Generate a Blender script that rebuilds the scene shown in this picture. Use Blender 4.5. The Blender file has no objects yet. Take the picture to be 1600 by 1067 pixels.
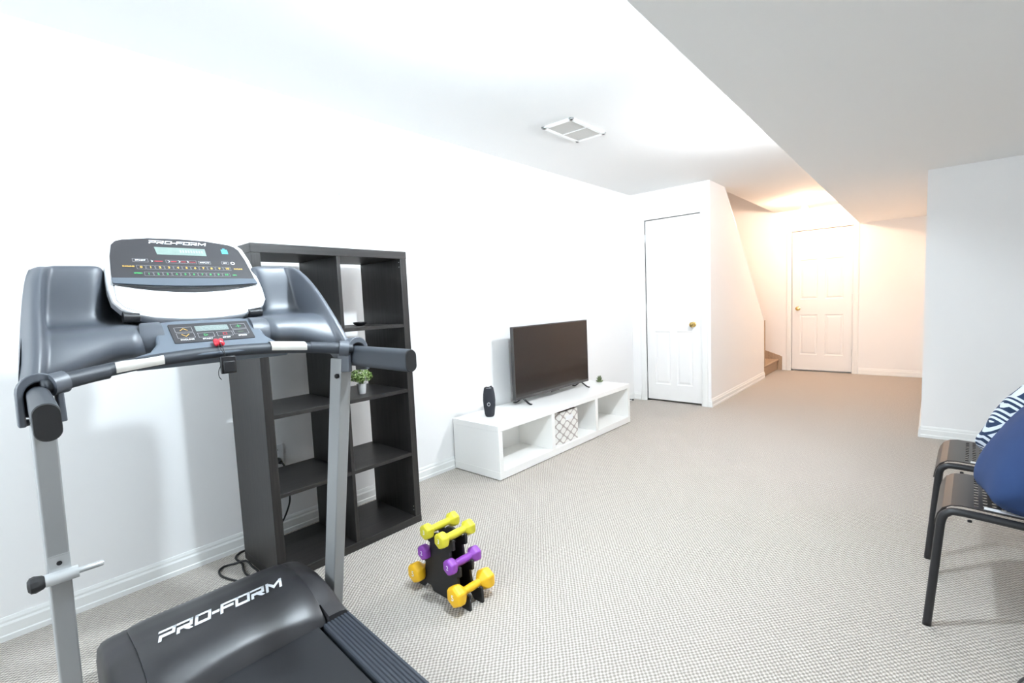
import bpy, bmesh, math, random
from mathutils import Vector, Matrix
random.seed(7)
SC = bpy.context.scene
COL = SC.collection
PI = math.pi

# ------------------------------------------------------------------ camera, view, world
F_PX, YAW, PITCH, ROLL = 747.16, -0.7235, 0.0829, -0.0427
CAM = Vector((2.6317, 0.0, 1.2028))
fwd = Vector((math.sin(YAW) * math.cos(PITCH), math.cos(YAW) * math.cos(PITCH), -math.sin(PITCH)))
r0 = Vector((math.cos(YAW), -math.sin(YAW), 0)); u0 = r0.cross(fwd)
RT = r0 * math.cos(ROLL) + u0 * math.sin(ROLL)
UP = -r0 * math.sin(ROLL) + u0 * math.cos(ROLL)
cd = bpy.data.cameras.new('camera'); cam = bpy.data.objects.new('camera', cd); COL.objects.link(cam)
cd.sensor_fit = 'HORIZONTAL'; cd.sensor_width = 36.0; cd.lens = F_PX * 36.0 / 1600.0
cd.clip_start = 0.02; cd.clip_end = 60
m = Matrix((RT, UP, -fwd)).transposed().to_4x4(); m.translation = CAM
cam.matrix_world = m
SC.camera = cam

SC.view_settings.view_transform = 'Standard'
SC.view_settings.look = 'None'
SC.view_settings.gamma = 1.0
SC.view_settings.use_curve_mapping = False
SC.view_settings.exposure = 0.98
SC.cycles.use_denoising = True
SC.cycles.max_bounces = 14
SC.cycles.diffuse_bounces = 10
SC.cycles.sample_clamp_indirect = 8.0
SC.cycles.caustics_reflective = False
SC.cycles.caustics_refractive = False

world = bpy.data.worlds.new('world'); SC.world = world; world.use_nodes = True
world.node_tree.nodes['Background'].inputs[0].default_value = (0.75, 0.85, 1.0, 1)
world.node_tree.nodes['Background'].inputs[1].default_value = 0.25

# power of the three ceiling lights (emission strength of their globes) and their colours
LIGHTS = {   # x, y, z of globe, strength, colour
    'cool':    (1.78, 1.25, 2.165, 1030.0, (0.81, 0.92, 1.0), 0.06),
    'neutral': (1.872, 3.45, 2.210, 830.0, (0.92, 0.95, 1.0), 0.042),
    'warm':    (1.36, 7.25, 2.23, 400.0, (1.0, 0.66, 0.44), 0.085),
}
GLOBE_R = 0.04
# cool fill from behind the camera, through an added window that is never seen
ld = bpy.data.lights.new('fill_light', 'AREA'); ld.shape = 'RECTANGLE'; ld.size = 1.5; ld.size_y = 0.88
ld.energy = 40.0; ld.color = (0.80, 0.91, 1.0)
lo = bpy.data.objects.new('fill_light', ld); COL.objects.link(lo)
lo.location = (1.30, -2.06, 1.54); lo.rotation_euler = (math.radians(90), 0, 0)

# ------------------------------------------------------------------ materials
def new_mat(name):
    mt = bpy.data.materials.new(name); mt.use_nodes = True
    return mt, mt.node_tree, mt.node_tree.nodes['Principled BSDF']

def mat(name, col, rough=0.5, metal=0.0, spec=0.5, var=0.0, scale=30.0, bump=0.0, coat=0.0, stretch=None):
    mt, nt, b = new_mat(name)
    b.inputs['Base Color'].default_value = (*col, 1)
    b.inputs['Roughness'].default_value = rough
    b.inputs['Metallic'].default_value = metal
    b.inputs['Specular IOR Level'].default_value = spec
    if coat: b.inputs['Coat Weight'].default_value = coat; b.inputs['Coat Roughness'].default_value = 0.1
    if var or bump:
        tc = nt.nodes.new('ShaderNodeTexCoord'); mp = nt.nodes.new('ShaderNodeMapping')
        nt.links.new(tc.outputs['Object'], mp.inputs['Vector'])
        if stretch: mp.inputs['Scale'].default_value = stretch
        nz = nt.nodes.new('ShaderNodeTexNoise'); nz.inputs['Scale'].default_value = scale
        nz.inputs['Detail'].default_value = 4
        nt.links.new(mp.outputs['Vector'], nz.inputs['Vector'])
        if var:
            mx = nt.nodes.new('ShaderNodeMix'); mx.data_type = 'RGBA'
            mx.inputs['A'].default_value = (*[c * (1 - var) for c in col], 1)
            mx.inputs['B'].default_value = (*[min(1, c * (1 + var)) for c in col], 1)
            nt.links.new(nz.outputs['Fac'], mx.inputs['Factor'])
            nt.links.new(mx.outputs['Result'], b.inputs['Base Color'])
        if bump:
            bp = nt.nodes.new('ShaderNodeBump'); bp.inputs['Strength'].default_value = bump
            bp.inputs['Distance'].default_value = 0.002
            nt.links.new(nz.outputs['Fac'], bp.inputs['Height'])
            nt.links.new(bp.outputs['Normal'], b.inputs['Normal'])
    return mt

def emis(name, col, strength):
    mt, nt, b = new_mat(name)
    b.inputs['Base Color'].default_value = (*col, 1)
    b.inputs['Emission Color'].default_value = (*col, 1)
    b.inputs['Emission Strength'].default_value = strength
    return mt

def carpet_mat(name, light, dark, sx=0.016, sy=0.020):
    mt, nt, b = new_mat(name); N = nt.nodes; L = nt.links
    b.inputs['Roughness'].default_value = 0.95; b.inputs['Specular IOR Level'].default_value = 0.1
    tc = N.new('ShaderNodeTexCoord')
    nz = N.new('ShaderNodeTexNoise'); nz.inputs['Scale'].default_value = 28; nz.inputs['Detail'].default_value = 2
    L.new(tc.outputs['Object'], nz.inputs['Vector'])
    sub = N.new('ShaderNodeVectorMath'); sub.operation = 'SUBTRACT'; sub.inputs[1].default_value = (0.5, 0.5, 0.5)
    L.new(nz.outputs['Color'], sub.inputs[0])
    sc_ = N.new('ShaderNodeVectorMath'); sc_.operation = 'SCALE'; sc_.inputs['Scale'].default_value = 0.010
    L.new(sub.outputs[0], sc_.inputs[0])
    add = N.new('ShaderNodeVectorMath'); add.operation = 'ADD'
    L.new(tc.outputs['Object'], add.inputs[0]); L.new(sc_.outputs[0], add.inputs[1])
    sep = N.new('ShaderNodeSeparateXYZ'); L.new(add.outputs[0], sep.inputs[0])
    def cosn(out, s):
        k = N.new('ShaderNodeMath'); k.operation = 'MULTIPLY'; k.inputs[1].default_value = 2 * PI / s
        L.new(out, k.inputs[0]); c = N.new('ShaderNodeMath'); c.operation = 'COSINE'; L.new(k.outputs[0], c.inputs[0]); return c.outputs[0]
    mul = N.new('ShaderNodeMath'); mul.operation = 'MULTIPLY'
    L.new(cosn(sep.outputs['X'], sx), mul.inputs[0]); L.new(cosn(sep.outputs['Y'], sy), mul.inputs[1])
    mr = N.new('ShaderNodeMapRange'); mr.inputs['From Min'].default_value = -0.75; mr.inputs['From Max'].default_value = 0.65
    mr.interpolation_type = 'SMOOTHSTEP'
    L.new(mul.outputs[0], mr.inputs['Value'])
    mx = N.new('ShaderNodeMix'); mx.data_type = 'RGBA'
    mx.inputs['A'].default_value = (*dark, 1); mx.inputs['B'].default_value = (*light, 1)
    L.new(mr.outputs['Result'], mx.inputs['Factor'])
    n2 = N.new('ShaderNodeTexNoise'); n2.inputs['Scale'].default_value = 90; n2.inputs['Detail'].default_value = 3
    L.new(tc.outputs['Object'], n2.inputs['Vector'])
    m2 = N.new('ShaderNodeMapRange'); m2.inputs['To Min'].default_value = 0.8; m2.inputs['To Max'].default_value = 1.2
    L.new(n2.outputs['Fac'], m2.inputs['Value'])
    vm = N.new('ShaderNodeVectorMath'); vm.operation = 'SCALE'
    L.new(mx.outputs['Result'], vm.inputs[0]); L.new(m2.outputs['Result'], vm.inputs['Scale'])
    L.new(vm.outputs[0], b.inputs['Base Color'])
    bp = N.new('ShaderNodeBump'); bp.inputs['Strength'].default_value = 0.8; bp.inputs['Distance'].default_value = 0.004
    L.new(mr.outputs['Result'], bp.inputs['Height']); L.new(bp.outputs['Normal'], b.inputs['Normal'])
    return mt

def wood_mat(name, c1, c2, axis, rough=0.42):
    mt, nt, b = new_mat(name); N = nt.nodes; L = nt.links
    b.inputs['Roughness'].default_value = rough; b.inputs['Specular IOR Level'].default_value = 0.45
    tc = N.new('ShaderNodeTexCoord'); mp = N.new('ShaderNodeMapping')
    s = [70.0, 70.0, 70.0]; s[axis] = 3.0
    mp.inputs['Scale'].default_value = s
    L.new(tc.outputs['Object'], mp.inputs['Vector'])
    nz = N.new('ShaderNodeTexNoise'); nz.inputs['Scale'].default_value = 1.6; nz.inputs['Detail'].default_value = 6
    L.new(mp.outputs['Vector'], nz.inputs['Vector'])
    rp = N.new('ShaderNodeValToRGB'); rp.color_ramp.elements[0].position = 0.35; rp.color_ramp.elements[1].position = 0.7
    rp.color_ramp.elements[0].color = (*c1, 1); rp.color_ramp.elements[1].color = (*c2, 1)
    L.new(nz.outputs['Fac'], rp.inputs['Fac']); L.new(rp.outputs['Color'], b.inputs['Base Color'])
    bp = N.new('ShaderNodeBump'); bp.inputs['Strength'].default_value = 0.12; bp.inputs['Distance'].default_value = 0.001
    L.new(nz.outputs['Fac'], bp.inputs['Height']); L.new(bp.outputs['Normal'], b.inputs['Normal'])
    return mt

def lattice_mat(name, base, spot, sx, sz, lo, hi, rough=0.85, axes=('X', 'Z')):
    """staggered leaf / oval print on cloth"""
    mt, nt, b = new_mat(name); N = nt.nodes; L = nt.links
    b.inputs['Roughness'].default_value = rough
    tc = N.new('ShaderNodeTexCoord'); sep = N.new('ShaderNodeSeparateXYZ'); L.new(tc.outputs['Object'], sep.inputs[0])
    def cosn(out, s):
        k = N.new('ShaderNodeMath'); k.operation = 'MULTIPLY'; k.inputs[1].default_value = 2 * PI / s
        L.new(out, k.inputs[0]); c = N.new('ShaderNodeMath'); c.operation = 'COSINE'; L.new(k.outputs[0], c.inputs[0]); return c.outputs[0]
    mul = N.new('ShaderNodeMath'); mul.operation = 'MULTIPLY'
    hx = N.new('ShaderNodeMath'); hx.operation = 'ADD'
    L.new(sep.outputs['X'], hx.inputs[0]); L.new(sep.outputs['Y'], hx.inputs[1])
    def op(o, a, b_=None):
        k = N.new('ShaderNodeMath'); k.operation = o
        for n_, v_ in enumerate((a, b_)):
            if v_ is None: continue
            if isinstance(v_, (int, float)): k.inputs[n_].default_value = v_
            else: L.new(v_, k.inputs[n_])
        return k.outputs[0]
    px = op('MULTIPLY', hx.outputs[0], PI / sx); pz = op('MULTIPLY', sep.outputs['Z'], PI / sz)
    fld = op('ABSOLUTE', op('MULTIPLY', op('COSINE', op('ADD', px, pz)), op('COSINE', op('SUBTRACT', px, pz))))
    rp = N.new('ShaderNodeMapRange'); rp.inputs['From Min'].default_value = lo; rp.inputs['From Max'].default_value = hi
    L.new(fld, rp.inputs['Value'])
    mx = N.new('ShaderNodeMix'); mx.data_type = 'RGBA'
    mx.inputs['A'].default_value = (*base, 1); mx.inputs['B'].default_value = (*spot, 1)
    L.new(rp.outputs['Result'], mx.inputs['Factor']); L.new(mx.outputs['Result'], b.inputs['Base Color'])
    return mt

M_WALL = mat('wall_paint', (0.87, 0.87, 0.87), 0.7, spec=0.25, bump=0.05, scale=300)
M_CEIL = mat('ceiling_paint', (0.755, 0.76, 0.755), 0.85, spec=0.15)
M_CEIL_LIFTED = mat('ceiling_paint_lifted', (0.87, 0.875, 0.87), 0.85, spec=0.15)  # same ceiling paint, lightened to make up for weak light on the soffit
M_TRIM = mat('trim_paint', (0.85, 0.86, 0.85), 0.35)
M_DOOR = mat('door_paint', (0.86, 0.86, 0.855), 0.4)
M_GAP = mat('dark_gap', (0.02, 0.018, 0.016), 0.9)
M_CARPET = carpet_mat('berber_carpet', (0.64, 0.595, 0.545), (0.335, 0.305, 0.27))
M_CARPET_STAIR = carpet_mat('stair_carpet', (0.55, 0.42, 0.31), (0.36, 0.26, 0.18))
M_WOODX = wood_mat('black_brown_wood_x', (0.012, 0.011, 0.0105), (0.027, 0.024, 0.023), 0)
M_WOODY = wood_mat('black_brown_wood_y', (0.012, 0.011, 0.0105), (0.027, 0.024, 0.023), 1)
M_WOODZ = wood_mat('black_brown_wood_z', (0.012, 0.011, 0.0105), (0.027, 0.024, 0.023), 2)
M_LAQ = mat('white_lacquer', (0.88, 0.88, 0.865), 0.35)
M_CHAR = mat('charcoal_plastic', (0.075, 0.086, 0.105), 0.45, spec=0.8, bump=0.04, scale=900)
M_HOOD = mat('hood_plastic', (0.030, 0.030, 0.033), 0.34, spec=0.5)
M_HOOD2 = mat('hood_trim_plastic', (0.038, 0.037, 0.040), 0.45, spec=0.4)
M_BLACK = mat('black_plastic', (0.012, 0.012, 0.014), 0.4)
M_RUBBER = mat('black_rubber', (0.014, 0.014, 0.015), 0.65)
M_GRIP = mat('foam_grip', (0.034, 0.040, 0.050), 0.5)
M_BELT = mat('running_belt', (0.012, 0.013, 0.016), 0.75, bump=0.2, scale=600)
M_RAIL = mat('rail_plastic', (0.045, 0.052, 0.066), 0.5)
M_STEEL = mat('silver_grey_steel', (0.34, 0.35, 0.355), 0.4, metal=0.25)
M_STEEL2 = mat('light_silver', (0.62, 0.64, 0.65), 0.3, metal=0.5)
M_WHITEPL = mat('white_plastic', (0.82, 0.83, 0.85), 0.28)
M_CONSOLE = mat('console_overlay', (0.035, 0.034, 0.038), 0.45, var=0.15, scale=400)
M_SILVERLIP = mat('grey_blue_lip', (0.16, 0.19, 0.23), 0.35, metal=0.4)
M_LCD = mat('lcd_glass', (0.24, 0.32, 0.29), 0.3, var=0.12, scale=60)
M_TEXTW = mat('print_white', (0.85, 0.88, 0.92), 0.5)
M_TEXTG = mat('print_grey', (0.40, 0.40, 0.42), 0.5)
M_TEXTY = mat('print_amber', (0.75, 0.46, 0.10), 0.5)
M_TEXTGR = mat('print_green', (0.05, 0.42, 0.12), 0.5)
M_TEXTR = mat('print_red', (0.50, 0.04, 0.06), 0.5)
M_TEXTB = mat('print_cyan', (0.10, 0.50, 0.60), 0.5)
M_RED = mat('red_plastic', (0.62, 0.02, 0.04), 0.25, coat=0.5)
M_YEL = mat('lime_neoprene', (0.68, 0.61, 0.035), 0.45)
M_PUR = mat('purple_neoprene', (0.27, 0.06, 0.42), 0.42)
M_ORA = mat('amber_neoprene', (0.88, 0.50, 0.012), 0.45)
M_RACK = mat('rack_black_plastic', (0.010, 0.010, 0.011), 0.5, bump=0.1, scale=400)
M_SCREEN = mat('tv_screen', (0.010, 0.008, 0.008), 0.12, spec=0.55)
M_TVB = mat('tv_bezel', (0.05, 0.048, 0.048), 0.35)
M_SPK = mat('speaker_fabric', (0.018, 0.020, 0.028), 0.8, bump=0.5, scale=700)
M_POT = mat('white_ceramic', (0.80, 0.80, 0.79), 0.35)
M_LEAF = mat('leaf_green', (0.09, 0.17, 0.025), 0.5, var=0.5, scale=60)
M_LEAF2 = mat('leaf_pale', (0.32, 0.42, 0.16), 0.5, var=0.3, scale=60)
M_SUCC = mat('succulent_green', (0.16, 0.20, 0.10), 0.5)
M_SOIL = mat('soil', (0.03, 0.02, 0.015), 0.9)
M_CHAIR = mat('black_chair_steel', (0.012, 0.012, 0.014), 0.4)
M_SEAT = mat('black_brown_seat_plastic', (0.030, 0.026, 0.024), 0.36, spec=0.6)
M_PAPER = mat('white_paper', (0.82, 0.82, 0.82), 0.7)
M_NAVY = mat('navy_cotton', (0.014, 0.040, 0.125), 0.9, var=0.18, scale=9, bump=0.3)
M_BRASS = mat('brass', (0.78, 0.55, 0.20), 0.22, metal=1.0)
M_CORD = mat('black_cord', (0.010, 0.010, 0.010), 0.5)
M_VENT = mat('vent_grey', (0.54, 0.54, 0.52), 0.5)
M_BIN = lattice_mat('leaf_print_cloth', (0.40, 0.36, 0.34), (0.80, 0.79, 0.76), 0.100, 0.073, 0.12, 0.30)
M_BININ = mat('bin_lining', (0.10, 0.06, 0.04), 0.9)

# ------------------------------------------------------------------ mesh helpers
def finish(name, bm, material, parent=None, smooth=None, bevel=0.0, bseg=2, subsurf=0):
    bmesh.ops.recalc_face_normals(bm, faces=bm.faces[:])
    me = bpy.data.meshes.new(name); bm.to_mesh(me); bm.free()
    mats = material if isinstance(material, (list, tuple)) else [material]
    for x in mats: me.materials.append(x)
    o = bpy.data.objects.new(name, me); COL.objects.link(o)
    if parent is not None: o.parent = parent
    if bevel:
        md = o.modifiers.new('bevel', 'BEVEL'); md.width = bevel; md.segments = bseg; md.limit_method = 'ANGLE'
        md.angle_limit = math.radians(40)
        if smooth is None: smooth = 40
    if subsurf:
        md = o.modifiers.new('subd', 'SUBSURF'); md.levels = subsurf; md.render_levels = subsurf
    if smooth is not None:
        for p in me.polygons: p.use_smooth = True
        if smooth < 180: me.set_sharp_from_angle(angle=math.radians(smooth))
    return o

def BM(): return bmesh.new()

def box(bm, x0, x1, y0, y1, z0, z1, mi=0):
    v = [bm.verts.new((x, y, z)) for x in (x0, x1) for y in (y0, y1) for z in (z0, z1)]
    for q in ((0, 1, 3, 2), (4, 6, 7, 5), (0, 4, 5, 1), (2, 3, 7, 6), (0, 2, 6, 4), (1, 5, 7, 3)):
        bm.faces.new([v[i] for i in q]).material_index = mi
    return v

def prism(bm, pts, vec, mi=0):
    """polygon (3-D points) extruded by vec"""
    vec = Vector(vec)
    a = [bm.verts.new(p) for p in pts]; b = [bm.verts.new(Vector(p) + vec) for p in pts]
    n = len(pts)
    bm.faces.new(a).material_index = mi; bm.faces.new(list(reversed(b))).material_index = mi
    for i in range(n):
        bm.faces.new((a[i], b[i], b[(i + 1) % n], a[(i + 1) % n])).material_index = mi

def skin(bm, rings, closed=True, caps=True, mi=0):
    R = [[bm.verts.new(p) for p in r] for r in rings]
    n = len(R[0])
    for a, b in zip(R, R[1:]):
        for i in range(n if closed else n - 1):
            j = (i + 1) % n
            bm.faces.new((a[i], a[j], b[j], b[i])).material_index = mi
    if caps:
        bm.faces.new(list(reversed(R[0]))).material_index = mi; bm.faces.new(R[-1]).material_index = mi
    return R

def frame_path(pts):
    P = [Vector(p) for p in pts]; T = []
    for i in range(len(P)):
        a = P[max(0, i - 1)]; b = P[min(len(P) - 1, i + 1)]
        T.append((b - a).normalized())
    up = Vector((0, 0, 1)) if abs(T[0].z) < 0.9 else Vector((1, 0, 0))
    n = (up - T[0] * up.dot(T[0])).normalized(); out = []
    for p, t in zip(P, T):
        n = (n - t * n.dot(t)).normalized(); out.append((p, t, n, t.cross(n)))
    return out

def tube(bm, pts, r, seg=12, mi=0, ry=None, caps=True):
    fr = frame_path(pts); rings = []
    for i, (p, t, n, b) in enumerate(fr):
        rr = r[i] if isinstance(r, (list, tuple)) else r
        r2 = rr if ry is None else ry
        rings.append([p + n * (rr * math.cos(2 * PI * k / seg)) + b * (r2 * math.sin(2 * PI * k / seg)) for k in range(seg)])
    skin(bm, rings, caps=caps, mi=mi)

def smooth_path(pts, sub=6, closed=False):
    P = [Vector(p) for p in pts]; n = len(P); out = []
    def g(i):
        return P[i % n] if closed else P[max(0, min(n - 1, i))]
    for i in range(n if closed else n - 1):
        a, b, c, d = g(i - 1), g(i), g(i + 1), g(i + 2)
        for k in range(sub):
            t = k / sub
            out.append(0.5 * ((2 * b) + (-a + c) * t + (2 * a - 5 * b + 4 * c - d) * t * t + (-a + 3 * b - 3 * c + d) * t ** 3))
    if not closed: out.append(P[-1])
    return out

def lathe(bm, prof, c=(0, 0, 0), seg=24, axis='Z', mi=0):
    c = Vector(c); rings = []
    for r, z in prof:
        ring = []
        for k in range(seg):
            a = 2 * PI * k / seg; x, y = r * math.cos(a), r * math.sin(a)
            v = {'Z': (x, y, z), 'X': (z, x, y), 'Y': (y, z, x)}[axis]
            ring.append(c + Vector(v))
        rings.append(ring)
    skin(bm, rings, caps=True, mi=mi)

def sphere(bm, c, r, u=16, v=10, s=(1, 1, 1), mi=0):
    prof = []
    before = len(bm.faces)
    res = bmesh.ops.create_uvsphere(bm, u_segments=u, v_segments=v, radius=r)
    for x in res['verts']:
        x.co = Vector((x.co.x * s[0], x.co.y * s[1], x.co.z * s[2])) + Vector(c)
    bm.faces.ensure_lookup_table()
    for f in bm.faces[before:]: f.material_index = mi

def roundrect(w, h, r, seg=5, cx=0, cy=0):
    out = []
    for sx, sy, a0 in ((1, 1, 0), (-1, 1, 90), (-1, -1, 180), (1, -1, 270)):
        for k in range(seg + 1):
            a = math.radians(a0 + 90 * k / seg)
            out.append((cx + sx * (w / 2 - r) + r * math.cos(a), cy + sy * (h / 2 - r) + r * math.sin(a)))
    return out

def text_mesh(name, body, size, mw, parent, material, depth=0.0006, shear=0.0, stretch=1.0, bold=0.0, align='CENTER'):
    cu = bpy.data.curves.new(name, 'FONT'); cu.body = body; cu.size = size; cu.extrude = depth; cu.shear = shear
    cu.offset = bold; cu.align_x = align; cu.align_y = 'CENTER'; cu.resolution_u = 3
    tmp = bpy.data.objects.new(name + '_tmp', cu); COL.objects.link(tmp)
    bpy.context.view_layer.update()
    me = bpy.data.meshes.new_from_object(tmp.evaluated_get(bpy.context.evaluated_depsgraph_get()))
    bpy.data.objects.remove(tmp)
    me.transform(Matrix.Diagonal((stretch, 1, 1, 1)))
    me.transform(mw)
    me.materials.clear(); me.materials.append(material); me.name = name
    o = bpy.data.objects.new(name, me); COL.objects.link(o); o.parent = parent
    return o

# ------------------------------------------------------------------ object bookkeeping
def tag(o, label, cat, group=None, kind=None):
    o['label'] = label; o['category'] = cat
    if group: o['group'] = group
    if kind: o['kind'] = kind
    return o

def root(name, label, cat, loc=(0, 0, 0), rot=0.0, group=None):
    o = bpy.data.objects.new(name, None); COL.objects.link(o)
    o.empty_display_size = 0.1; o.location = loc; o.rotation_euler = (0, 0, rot)
    return tag(o, label, cat, group)

def struct(name, bm, material, parent=None, **k):
    o = finish(name, bm, material, parent, **k)
    if parent is None: o['kind'] = 'structure'
    return o

def dup(r, loc, rz, label):
    c = r.copy(); COL.objects.link(c); c.location = loc; c.rotation_euler = (0, 0, rz); c['label'] = label
    for ch in list(r.children):
        d = ch.copy(); COL.objects.link(d); d.parent = c
        for g in list(ch.children):
            e = g.copy(); COL.objects.link(e); e.parent = d
    return c

# ================================================================== THE ROOM
H = 2.353; HB = 2.061
X1, Y0, YC, YF, YR = 4.7, -1.9, 5.119, 8.072, 4.902     # right wall, back wall, closet wall, far wall, right-hand return wall
XS = 0.891                                              # face of the stair side wall
XH = 2.580                                              # hall right wall
def xbeam(y): return 1.958 - 0.012 * y

bm = BM(); box(bm, -0.12, X1 + 0.1, Y0 - 0.1, YF + 0.12, -0.1, 0.0)
struct('floor', bm, M_CARPET)

bm = BM(); box(bm, -0.12, 0, Y0, YF + 0.12, 0, 3.7); struct('wall_left', bm, M_WALL)
WX0, WX1, WZ0, WZ1 = 0.55, 2.05, 1.10, 1.98
bm = BM(); box(bm, -0.12, WX0, Y0 - 0.12, Y0, 0, H + 0.1); box(bm, WX1, X1 + 0.1, Y0 - 0.12, Y0, 0, H + 0.1)
box(bm, WX0, WX1, Y0 - 0.12, Y0, 0, WZ0); box(bm, WX0, WX1, Y0 - 0.12, Y0, WZ1, H + 0.1); struct('wall_back', bm, M_WALL)
bm = BM()
for a in ((WX0, WX0 + 0.05, WZ0, WZ1), (WX1 - 0.05, WX1, WZ0, WZ1), (WX0, WX1, WZ0, WZ0 + 0.05), (WX0, WX1, WZ1 - 0.05, WZ1), ((WX0 + WX1) / 2 - 0.025, (WX0 + WX1) / 2 + 0.025, WZ0, WZ1)):
    box(bm, a[0], a[1], Y0 - 0.08, Y0 - 0.04, a[2], a[3])
struct('fill_window_1', bm, M_TRIM)  # unseen window frame, added to go with the fill light
bm = BM(); box(bm, X1, X1 + 0.12, Y0, YR + 0.1, 0, H + 0.1); struct('wall_right', bm, M_WALL)
# return wall facing the room and the hall's right-hand wall, one L-shaped wall
bm = BM(); prism(bm, [(XH, YR, 0), (X1, YR, 0), (X1, YR + 0.1, 0), (XH + 0.1, YR + 0.1, 0), (XH + 0.1, YF + 0.1, 0), (XH, YF + 0.1, 0)], (0, 0, HB + 0.15))
struct('wall_return', bm, M_WALL)

# closet wall with the narrow door
D1A, D1B, DH = 0.170, 0.790, 2.045
bm = BM()
box(bm, 0, D1A, YC, YC + 0.1, 0, H); box(bm, D1B, XS, YC, YC + 0.1, 0, H); box(bm, D1A, D1B, YC, YC + 0.1, DH, H)
struct('wall_closet', bm, M_WALL)
bm = BM(); box(bm, 0, XS - 0.1, YC + 0.20, YC + 0.25, 0, H); struct('wall_closet_inner', bm, M_WALL)
# stair side wall, sloping along the staircase
SLOPE = [(YC + 0.1, 0), (7.22, 0), (7.22, 0.80), (7.16, 0.86), (5.585, H), (YC + 0.1, H)]
bm = BM(); prism(bm, [(XS, y, z) for y, z in SLOPE], (-0.09, 0, 0)); struct('wall_stair', bm, M_WALL)
# far wall with the six-panel door
D2A, D2B = 1.057, 1.797
bm = BM()
box(bm, 0, D2A, YF, YF + 0.12, 0, 3.7); box(bm, D2B, XH + 0.1, YF, YF + 0.12, 0, H + 0.1); box(bm, D2A, D2B, YF, YF + 0.12, DH, 3.7)
box(bm, D2A, D2B, YF + 0.07, YF + 0.12, 0, DH)
struct('wall_far', bm, M_WALL)

# ceilings
SW = 0.83
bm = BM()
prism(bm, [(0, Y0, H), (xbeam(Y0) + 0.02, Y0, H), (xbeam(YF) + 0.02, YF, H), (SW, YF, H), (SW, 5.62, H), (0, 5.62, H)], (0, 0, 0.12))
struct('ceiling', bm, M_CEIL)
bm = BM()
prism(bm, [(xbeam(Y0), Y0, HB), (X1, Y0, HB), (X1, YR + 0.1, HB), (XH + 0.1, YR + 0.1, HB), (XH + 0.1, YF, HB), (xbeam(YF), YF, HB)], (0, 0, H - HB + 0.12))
struct('ceiling_lower', bm, M_CEIL_LIFTED)
# stairwell above the ceiling opening
bm = BM(); box(bm, SW, SW + 0.1, 5.0, YF, H + 0.12, 3.7); struct('wall_stairwell', bm, M_WALL)
bm = BM(); box(bm, -0.1, SW + 0.1, 3.9, YF + 0.1, 3.6, 3.7); struct('ceiling_stairwell', bm, M_CEIL)
bm = BM(); box(bm, 0, SW + 0.1, 3.9, 4.0, H + 0.12, 3.6); struct('wall_stairwell_end', bm, M_WALL)

# baseboards
BP = [(0, 0), (0.016, 0), (0.016, 0.020), (0.0125, 0.024), (0.0125, 0.060), (0.008, 0.068), (0.008, 0.076), (0.004, 0.088), (0, 0.088)]
def baseboard(name, a, b, nrm):
    a = Vector((*a, 0)); b = Vector((*b, 0)); n = Vector((*nrm, 0))
    bm = BM(); prism(bm, [a + n * d + Vector((0, 0, z)) for d, z in BP], b - a); struct(name, bm, M_TRIM)
baseboard('baseboard_left', (0, Y0), (0, YC), (1, 0))
baseboard('baseboard_closet_left', (0, YC), (0.098, YC), (0, -1))
baseboard('baseboard_closet_right', (0.862, YC), (XS, YC), (0, -1))
baseboard('baseboard_stair', (XS, YC - 0.0160), (XS, 7.22), (1, 0))
baseboard('baseboard_far_left', (0.94, YF), (0.975, YF), (0, -1))
baseboard('baseboard_far_right', (1.875, YF), (XH, YF), (0, -1))
baseboard('baseboard_hall_right', (XH, YR - 0.0160), (XH, YF), (-1, 0))
baseboard('baseboard_return', (XH, YR), (X1, YR), (0, -1))
baseboard('baseboard_right', (X1, Y0), (X1, YR), (-1, 0))
baseboard('baseboard_back', (0, Y0), (X1, Y0), (0, 1))

# sloped cap strip on the stair wall
bm = BM()
prism(bm, [(XS + 0.004, y, z) for y, z in ((7.226, 0.80), (7.226, 0.806), (7.165, 0.868), (5.585, H), (5.575, H), (7.158, 0.858), (7.218, 0.797))], (-0.1, 0, 0))
struct('trim_1', bm, M_TRIM)

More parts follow.
